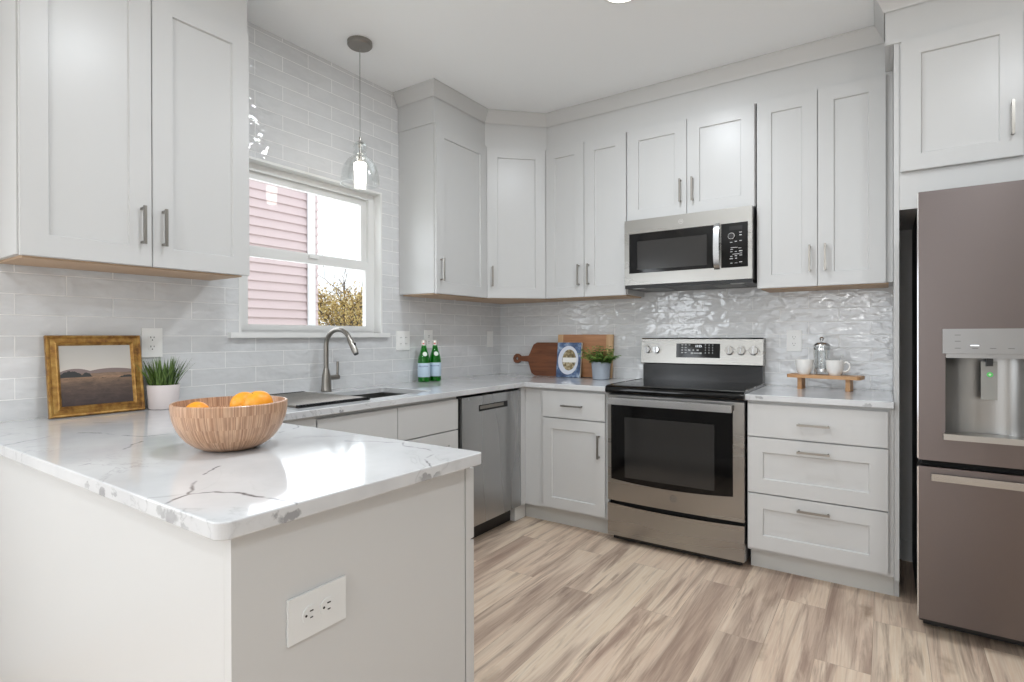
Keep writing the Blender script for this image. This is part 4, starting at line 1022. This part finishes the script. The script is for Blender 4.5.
bm = B(); lathe(bm, [(0, .168), (.041, .168), (.044, .163), (.044, .158), (.043, .158), (.03, .176), (.010, .182), (0, .182)], 36); obj('lid', bm, CHROME, t, smooth=True)
bm = B(); tube(bm, [(0, 0, .03), (0, 0, .19)], .002, 8); lathe(bm, [(0, .028), (.037, .028), (.037, .034), (0, .034)], 24); obj('plunger', bm, CHROME, t, smooth=True)
bm = B(); lathe(bm, [(0, .186), (.006, .186), (.012, .196), (.012, .202), (.006, .209), (0, .210)], 20); obj('plunger_knob', bm, CHROME, t, smooth=True)
bm = B(); tube(bm, [(.041, .012, .150), (.062, .02, .150), (.074, .024, .130), (.074, .024, .060), (.060, .02, .035), (.041, .012, .030)], .0055, 10); obj('handle', bm, CHROME, t, smooth=True)
# spoon standing in the right mug
o_ = Vector(on_riser(.055, -.018)); bm = B()
pts = [o_+Vector((-.010, 0, .012)), o_+Vector((.020, .008, .075)), o_+Vector((.034, .012, .112))]; tube(bm, pts, [.0022, .002, .003], 8)
bmesh.ops.create_uvsphere(bm, u_segments=12, v_segments=8, radius=.010, matrix=Matrix.Translation(pts[0]) @ Matrix.Diagonal((1., 1., .35, 1.)))
tag(obj('spoon', bm, CHROME, smooth=True), 'small metal spoon standing in the right-hand white mug', 'spoon')

# ------------------------------------------------------------------ outside
struct('trim_5', bx(-30, -.2, -30, 30, -.62, -.6), mat('lawn', (128, 130, 88), .9), 'lawn outside')
PINK = mat('pink_siding', (212, 193, 194), .7); HX = -3.2
def ypx(y): return y
t = thing('neighbouring_house', 'neighbouring house with pale pink lap siding seen through the window', 'house', (HX, -4.0, -.6))
bm = B(); n = int(5.6/.1016); YE = 4.0+.592
for i in range(n):
    z = i*.1016; vs = [(.028, z), (.028, z+.008), (.004, z+.110), (-.02, z+.110), (-.02, z)]
    prism(bm, vs, 'y', 0, YE)
obj('siding', bm, PINK, t)
bm = B(); box(bm, .030, .055, YE-.160, YE-.064, 0, 5.6); obj('downspout', bm, mat('white_vinyl', (242, 244, 248), .5), t, bevel=.006, label='white vertical downspout')
bm = B(); prism(bm, [(-.02, 0), (-6, 0), (-6, 5.6), (-.02, 5.6)], 'y', .0, YE-.01); obj('side_wall', bm, PINK, t)
bm = B(); prism(bm, [(.4, 5.5), (-3, 7.4), (-6.4, 5.5), (-6.3, 5.4), (-3, 7.25), (.3, 5.4)], 'y', -.3, YE+.3); obj('roof', bm, mat('grey_shingles', (96, 94, 94), .9), t)
# autumn tree behind the house
TX, TY = -8.2, 4.95
t = thing('autumn_tree', 'bushy tree with golden brown leaves and bare twigs outside the window', 'tree', (TX, TY, -.6))
BARK = mat('bark', (92, 80, 70), .9)
rg = random.Random(5); bm = B(); tips = []
def branch(p, d, L, r, lev):
    q = p+d*L; mid = (p+q)/2+Vector((rg.uniform(-1, 1), rg.uniform(-1, 1), 0))*L*.06
    tube(bm, [p, mid, q], [r, r*.8, r*.6], 6 if lev < 3 else 4)
    tips.append((mid, lev)); tips.append((q, lev))
    if lev >= 5: return
    for k in range(3 if lev < 4 else 2):
        nd = (d+Vector((rg.uniform(-.9, .9), rg.uniform(-.9, .9), rg.uniform(-.25, .6)))).normalized()
        branch(q if k else mid, nd, L*rg.uniform(.62, .85), r*.6, lev+1)
for k in range(4): branch(Vector((rg.uniform(-.2, .2), rg.uniform(-.2, .2), 0)), Vector((rg.uniform(-.5, .5), rg.uniform(-.5, .5), 1)).normalized(), 1.25, .06, 0)
obj('branches', bm, BARK, t)
LF = mat('autumn_leaves', (176, 150, 90), .7); q = NT(LF); n = q.noise(q.coord(), 7., 3.); q.l(q.ramp(n.outputs[0], [(.30, lin((128, 98, 58))), (.48, lin((206, 176, 106))), (.66, lin((240, 222, 160)))]), q.b.inputs['Base Color'])
bm = B()
for i in range(17000):
    p, lev = rg.choice(tips)
    if lev < 2: p = p+Vector((rg.gauss(0, .3), rg.gauss(0, .3), rg.gauss(0, .3)))
    c = p+Vector((rg.gauss(0, .18), rg.gauss(0, .18), rg.gauss(0, .16)))
    if c.z > 2.75 and rg.random() < (c.z-2.75)*1.6+.45: continue
    if c.z < .2: continue
    s = rg.uniform(.020, .042); u = Vector((rg.gauss(0, 1), rg.gauss(0, 1), rg.gauss(0, 1))).normalized(); w = u.orthogonal().normalized()
    vs = [bm.verts.new(c+u*s), bm.verts.new(c+w*s*.5+u*s*.1), bm.verts.new(c-u*s), bm.verts.new(c-w*s*.5)]
    bm.faces.new(vs)
lf = obj('foliage', bm, LF, t); lf['kind'] = 'stuff'
